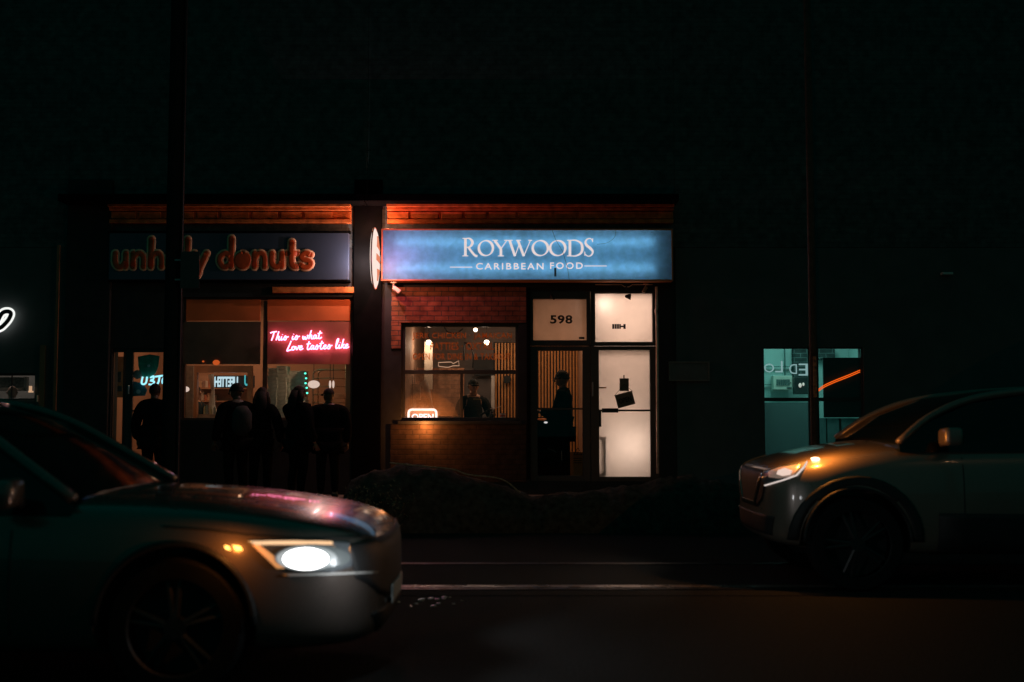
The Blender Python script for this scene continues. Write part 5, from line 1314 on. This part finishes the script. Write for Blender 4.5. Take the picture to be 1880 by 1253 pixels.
def person(label, loc, rz, h, elbL=(.17,.02,.63), wrL=(.175,-.05,.49), elbR=(-.17,.02,.63), wrR=(-.175,-.05,.49), skin=(.10,.06,.04), top=(.010,.010,.010), legs=(.010,.010,.010),
           hair='short', haircol=(.015,.012,.01), headturn=0.0, lean=0.0, bulk=1.0, stride=0.0, bag=None, group=None, headfwd=.0, curl=.5, puff=0.0):
    t = thing('person', label, 'person', loc, rz, group)
    k = h
    def P(x, y, z): return Vector((x*k, (y-lean*max(0, z-.5))*k, z*k))
    N = {'pelvis': (P(0,0,.525), (.088*k*bulk,.070*k)), 'waist': (P(0,0,.61), (.076*k*bulk,.058*k)), 'chest': (P(0,.005,.73), (.094*k*bulk,.066*k)), 'neckb': (P(0,.008,.825), .048*k),
         'neck': (P(0,-.004-headfwd*.4,.87), .033*k)}
    E = [('pelvis','waist'),('waist','chest'),('chest','neckb'),('neckb','neck')]
    W = {}
    for sfx, s, eb, wr in (('L', 1, elbL, wrL), ('R', -1, elbR, wrR)):
        N['sh'+sfx] = (P(s*.108*bulk,.006,.800), .040*k); N['el'+sfx] = (P(*eb), .028*k); N['fa'+sfx] = (P(*[a*.5+b_*.5 for a, b_ in zip(eb, wr)]), .025*k); N['wr'+sfx] = (P(*wr), .017*k)
        N['hip'+sfx] = (P(s*.055,0,.485), .058*k); N['kn'+sfx] = (P(s*.062,-.012-stride*s*.06,.28), .036*k); N['ca'+sfx] = (P(s*.063,.012-stride*s*.05,.19), .035*k)
        N['an'+sfx] = (P(s*.064,.02-stride*s*.07,.048), .023*k); N['to'+sfx] = (P(s*.072,-.085-stride*s*.07,.024), .020*k)
        E += [('neckb','sh'+sfx),('sh'+sfx,'el'+sfx),('el'+sfx,'fa'+sfx),('fa'+sfx,'wr'+sfx),('pelvis','hip'+sfx),('hip'+sfx,'kn'+sfx),('kn'+sfx,'ca'+sfx),('ca'+sfx,'an'+sfx),('an'+sfx,'to'+sfx)]
        W[sfx] = (P(*eb), P(*wr))
    b = MB(); v, f = skin_mesh(N, E, 'pelvis'); b.add(v, f)
    # head: skull, jaw, nose, ears, brow and lips
    hc = P(0, -.012-headfwd, .932); ct, sn = math.cos(headturn), math.sin(headturn)
    def H(x, y, z): return Vector((hc.x+(x*ct-y*sn)*k, hc.y+(x*sn+y*ct)*k, hc.z+z*k))
    b.tube([N['neck'][0]-Vector((0,0,.02*k)), H(0,.008,-.03)], [.034*k,.033*k], 10)
    hv = MB(); hv.ball((0,0,0), 1, 20, (1,1,1)); vs = []
    for q in hv.v:
        x, y, z = q
        wx = .044*(1-.28*max(0,-z)**1.5); wy = .056 if y > 0 else .050*(1-.12*max(0, -z))
        vs.append(H(x*wx, y*wy-(.006*max(0,-z)), z*(.064 if z > 0 else .066)))
    b.add(vs, hv.f)
    b.tube([H(0,-.048,.012), H(0,-.058,-.004), H(0,-.064,-.016), H(0,-.052,-.020)], [.004*k,.006*k,.008*k,.005*k], 8)
    b.tube([H(-.014,-.050,-.036), H(0,-.054,-.036), H(.014,-.050,-.036)], [.002*k,.0045*k,.002*k], 6)
    b.tube([H(-.026,-.043,.016), H(-.012,-.050,.019), H(0,-.050,.016), H(.012,-.050,.019), H(.026,-.043,.016)], .0035*k, 6)
    for s in (-1, 1):
        b.tube([H(s*.043,.002,.012), H(s*.049,.008,.006), H(s*.045,.004,-.016)], [.006*k,.008*k,.004*k], 6)
        hand_into(b, W['L' if s > 0 else 'R'][1], W['L' if s > 0 else 'R'][1]-W['L' if s > 0 else 'R'][0], (-s*.3,-.3,.2), k*.58, curl, s)
    b.build('body', mat('skin_%02d%02d' % (skin[0]*99, skin[1]*99), skin, .5, var=.05), t, world=False, smooth=True)
    ey = MB()
    for s in (-1, 1): ey.ball(H(s*.018,-.046,.004), .0055*k, 8, (1.4,.6,.8))
    ey.build('eyes', mat('eye_white', (.4,.38,.36), .3), t, world=False, smooth=True)
    # clothes
    infl = .010*k+puff
    T = {n: N[n] for n in N if n[:2] not in ('an','to','kn','ca','wr') and n != 'neck' and not n.startswith('hip')}
    T['hem'] = (P(0,0,.47), (.088*k*bulk,.072*k)); T['cuL'] = (W['L'][0].lerp(W['L'][1], .9), .019*k); T['cuR'] = (W['R'][0].lerp(W['R'][1], .9), .019*k); T['col'] = (P(0,-.002,.855), .032*k)
    ET = [e for e in E if e[0] in T and e[1] in T]+[('hem','pelvis'),('faL','cuL'),('faR','cuR'),('neckb','col')]
    v, f = skin_mesh(T, ET, 'pelvis', infl)
    mt = mat('cloth_%d_%d' % (top[0]*999, top[2]*999), top, .9, scale=30, var=.2, bump=.4, spec=.0)
    MB().add(v, f).build('jacket', mt, t, world=False, smooth=True)
    L = {n: N[n] for n in N if n.startswith(('hip','kn','ca','an','pelvis'))}
    v, f = skin_mesh(L, [e for e in E if e[0] in L and e[1] in L], 'pelvis', .008*k)
    MB().add(v, f).build('trousers', mat('trouser_%d' % (legs[0]*999), legs, .9, spec=.0), t, world=False, smooth=True)
    sh_ = MB()
    for sfx in 'LR': sh_.tube([N['an'+sfx][0]+Vector((0,.02*k,-.018*k)), N['an'+sfx][0].lerp(N['to'+sfx][0], .5)+Vector((0,0,-.006*k)), N['to'+sfx][0]], [.030*k,.030*k,.022*k], 10)
    sh_.build('shoes', mat('shoe_dark', (.03,.028,.026), .5), t, world=False, smooth=True)
    mh = mat('hair_%d' % (haircol[0]*9999), haircol, .7, scale=60, bump=.5, spec=.2)
    hb = MB()
    def cap_ball(dy, dz, sx, sy, sz, keep):
        q = MB().ball((0,0,0), 1, 20); kv = [p for p in q.v]
        vs = [H(p[0]*sx, p[1]*sy+dy, p[2]*sz+dz) for p in kv]
        fs = [f_ for f_ in q.f if all(keep(kv[i]) for i in f_)]
        hb.add(vs, fs)
    if hair == 'short': cap_ball(.004,.006,.049,.059,.066, lambda p: p[2] > .05 or (p[1] > .1 and p[2] > -.5))
    elif hair == 'beanie':
        cap_ball(.004,.010,.053,.063,.072, lambda p: p[2] > -.05 or (p[1] > .3 and p[2] > -.3))
        hb.tube([H(.052*math.cos(a), .004+.061*math.sin(a), .012) for a in [2*math.pi*i/20 for i in range(21)]], .008*k, 6, caps=False)
    elif hair == 'long':
        cap_ball(.006,.006,.054,.064,.072, lambda p: p[2] > .1 or p[1] > 0)
        hb.tube([H(0,.03,.03), H(0,.045,-.04), H(0,.05,-.11), H(0,.045,-.17)], [.045*k,.058*k,.064*k,.045*k], 12)
        for s in (-1, 1): hb.tube([H(s*.04,.0,.03), H(s*.055,.01,-.04), H(s*.065,.02,-.12)], [.02*k,.028*k,.018*k], 8)
    elif hair == 'hood':
        cap_ball(.014,.006,.064,.074,.082, lambda p: p[1] > -.45)
        hb.tube([H(0,.02,-.04), H(0,.02,-.09)], [.060*k,.085*k], 12)
    elif hair == 'cap':
        cap_ball(.004,.012,.050,.061,.062, lambda p: p[2] > -.02)
        hb.tube([H(-.036,-.045,.014), H(-.02,-.085,.010), H(0,-.095,.010), H(.02,-.085,.010), H(.036,-.045,.014)], .008*k, 6)
        hb.add([H(-.036,-.045,.018), H(-.02,-.085,.013), H(.02,-.085,.013), H(.036,-.045,.018)], [(0,1,2,3)])
    elif hair == 'bun':
        cap_ball(.004,.006,.050,.060,.067, lambda p: p[2] > .1 or (p[1] > .2)); hb.ball(H(0,.055,.05), .022*k, 10)
    if hb.v: hb.build({'beanie':'beanie','cap':'cap','hood':'hood'}.get(hair, 'hair'), mh if hair not in ('hood',) else mt, t, world=False, smooth=True)
    if bag == 'backpack':
        q = MB(); q.tube([P(0,.12,.56), P(0,.13,.62), P(0,.13,.74), P(0,.115,.80)], [.05*k,.085*k,.085*k,.05*k], 12)
        q.build('backpack', mat('backpack_cloth', (.03,.03,.03), .9), t, world=False, smooth=True)
    return t
def on_pave(px, Y): return (PX(px, Y, 760), Y, PAVE)
G = 'people waiting outside the donut shop'
person('person in a round beanie with a backpack, looking left outside the donut window', on_pave(434, 16.55), R_(215), 1.66, hair='beanie', headturn=R_(70), bag='backpack', bulk=1.15, group=G, puff=.012)
person('long haired person in a dark coat right beside the beanie wearer', on_pave(480, 16.75), R_(180), 1.61, hair='long', bulk=1.0, group=G, puff=.015)
person('long haired person in a dark coat, hand at the mouth, before the box stacks', on_pave(548, 16.6), R_(140), 1.63, elbL=(.15,-.06,.66), wrL=(.08,-.15,.74), hair='long', headturn=R_(-20), bulk=1.15, group=G, puff=.02, skin=(.42,.2,.12))
person('broad person in a flat cap at the right edge of the donut window', on_pave(603, 16.7), R_(195), 1.60, hair='cap', bulk=1.35, headturn=R_(30), group=G, puff=.02)
person('person in dark clothes at the donut shop doorway under the cyan letters', on_pave(283, 16.95), R_(170), 1.68, hair='short', bulk=1.1, puff=.015)
person('person in a dark jacket and beanie behind the slatted door, facing left', (PX(1034, F+.75, 740), F+.75, .162), R_(262), 1.90, elbL=(.14,-.06,.64), wrL=(.06,-.2,.66), hair='beanie', bulk=1.05, puff=.01)
srv = person('person in a black cap and black shirt serving behind the takeout counter', (PX(869, F+1.6, 740), F+1.6, .162), R_(10), 1.80, elbL=(.165,-.03,.64), wrL=(.09,-.20,.60), elbR=(-.16,-.02,.63), wrR=(-.06,-.19,.585), hair='cap', headturn=R_(8), skin=(.42,.24,.16), top=(.03,.032,.034), curl=.9)
text('shirt_print', 'ROYWOODS', RC(869, 732, 883, 734.5, F+1.44), F+1.445, mat('gold_print', (.6,.45,.15), .5), srv, offset=.02, depth=.003)
for c in srv.children:
    if c.name.startswith('shirt_print'):
        c.parent = srv; c.matrix_parent_inverse = (Matrix.Translation(srv.location) @ Matrix.Rotation(R_(10), 4, 'Z')).inverted(); c.location = (0, 0, 0)
pan_ = thing('serving_tongs', 'long dark tongs held over the counter by the server', 'tongs', PZ(885, 758, F+1.2))
MB().tube([PZ(881, 763, F+1.25), PZ(893, 755, F+1.2), PZ(905, 750, F+1.15)], [.014,.012,.010], 8).tube([PZ(881, 763, F+1.25), PZ(895, 757, F+1.2), PZ(906, 752.5, F+1.13)], [.010,.010,.006], 8).build('arms', M_black, pan_)
MB().tube([PZ(900, 751.5, F+1.16), PZ(912, 749, F+1.1), PZ(920, 746, F+1.1)], [.006,.005,.004], 6).build('tip', M_steel, pan_)
sq = PZ(903, 768, F+.95)
jug = thing('sauce_jug', 'round dark sauce jug on the counter beside the paper bowl', 'jug', (sq.x, sq.y, zc))
MB().cyl((sq.x, sq.y, zc+.001), .04, .10, 'z', 16, r2=.03).ball((sq.x, sq.y, zc+.10), .032, 12).build('jug_body', mat('dark_glass_jug', (.03,.03,.03), .15), jug, smooth=True)
MB().tube([(sq.x+.03, sq.y, zc+.09), (sq.x+.065, sq.y, zc+.07), (sq.x+.04, sq.y, zc+.02)], .006, 6).build('handle', M_black, jug)
person('person behind the donut counter beside the left post, dark hair and bare forearm', (PX(357, F+2.4, 740), F+2.4, .162), R_(70), 1.72, elbL=(.13,-.10,.66), wrL=(.10,-.22,.68), hair='bun', skin=(.45,.26,.16), top=(.03,.04,.045))
person('bald person seen above the sill of the far left shop window', (PX(22, F+.9, 720), F+.9, .162), R_(185), 1.68, hair='none', skin=(.55,.33,.25), top=(.5,.36,.32))
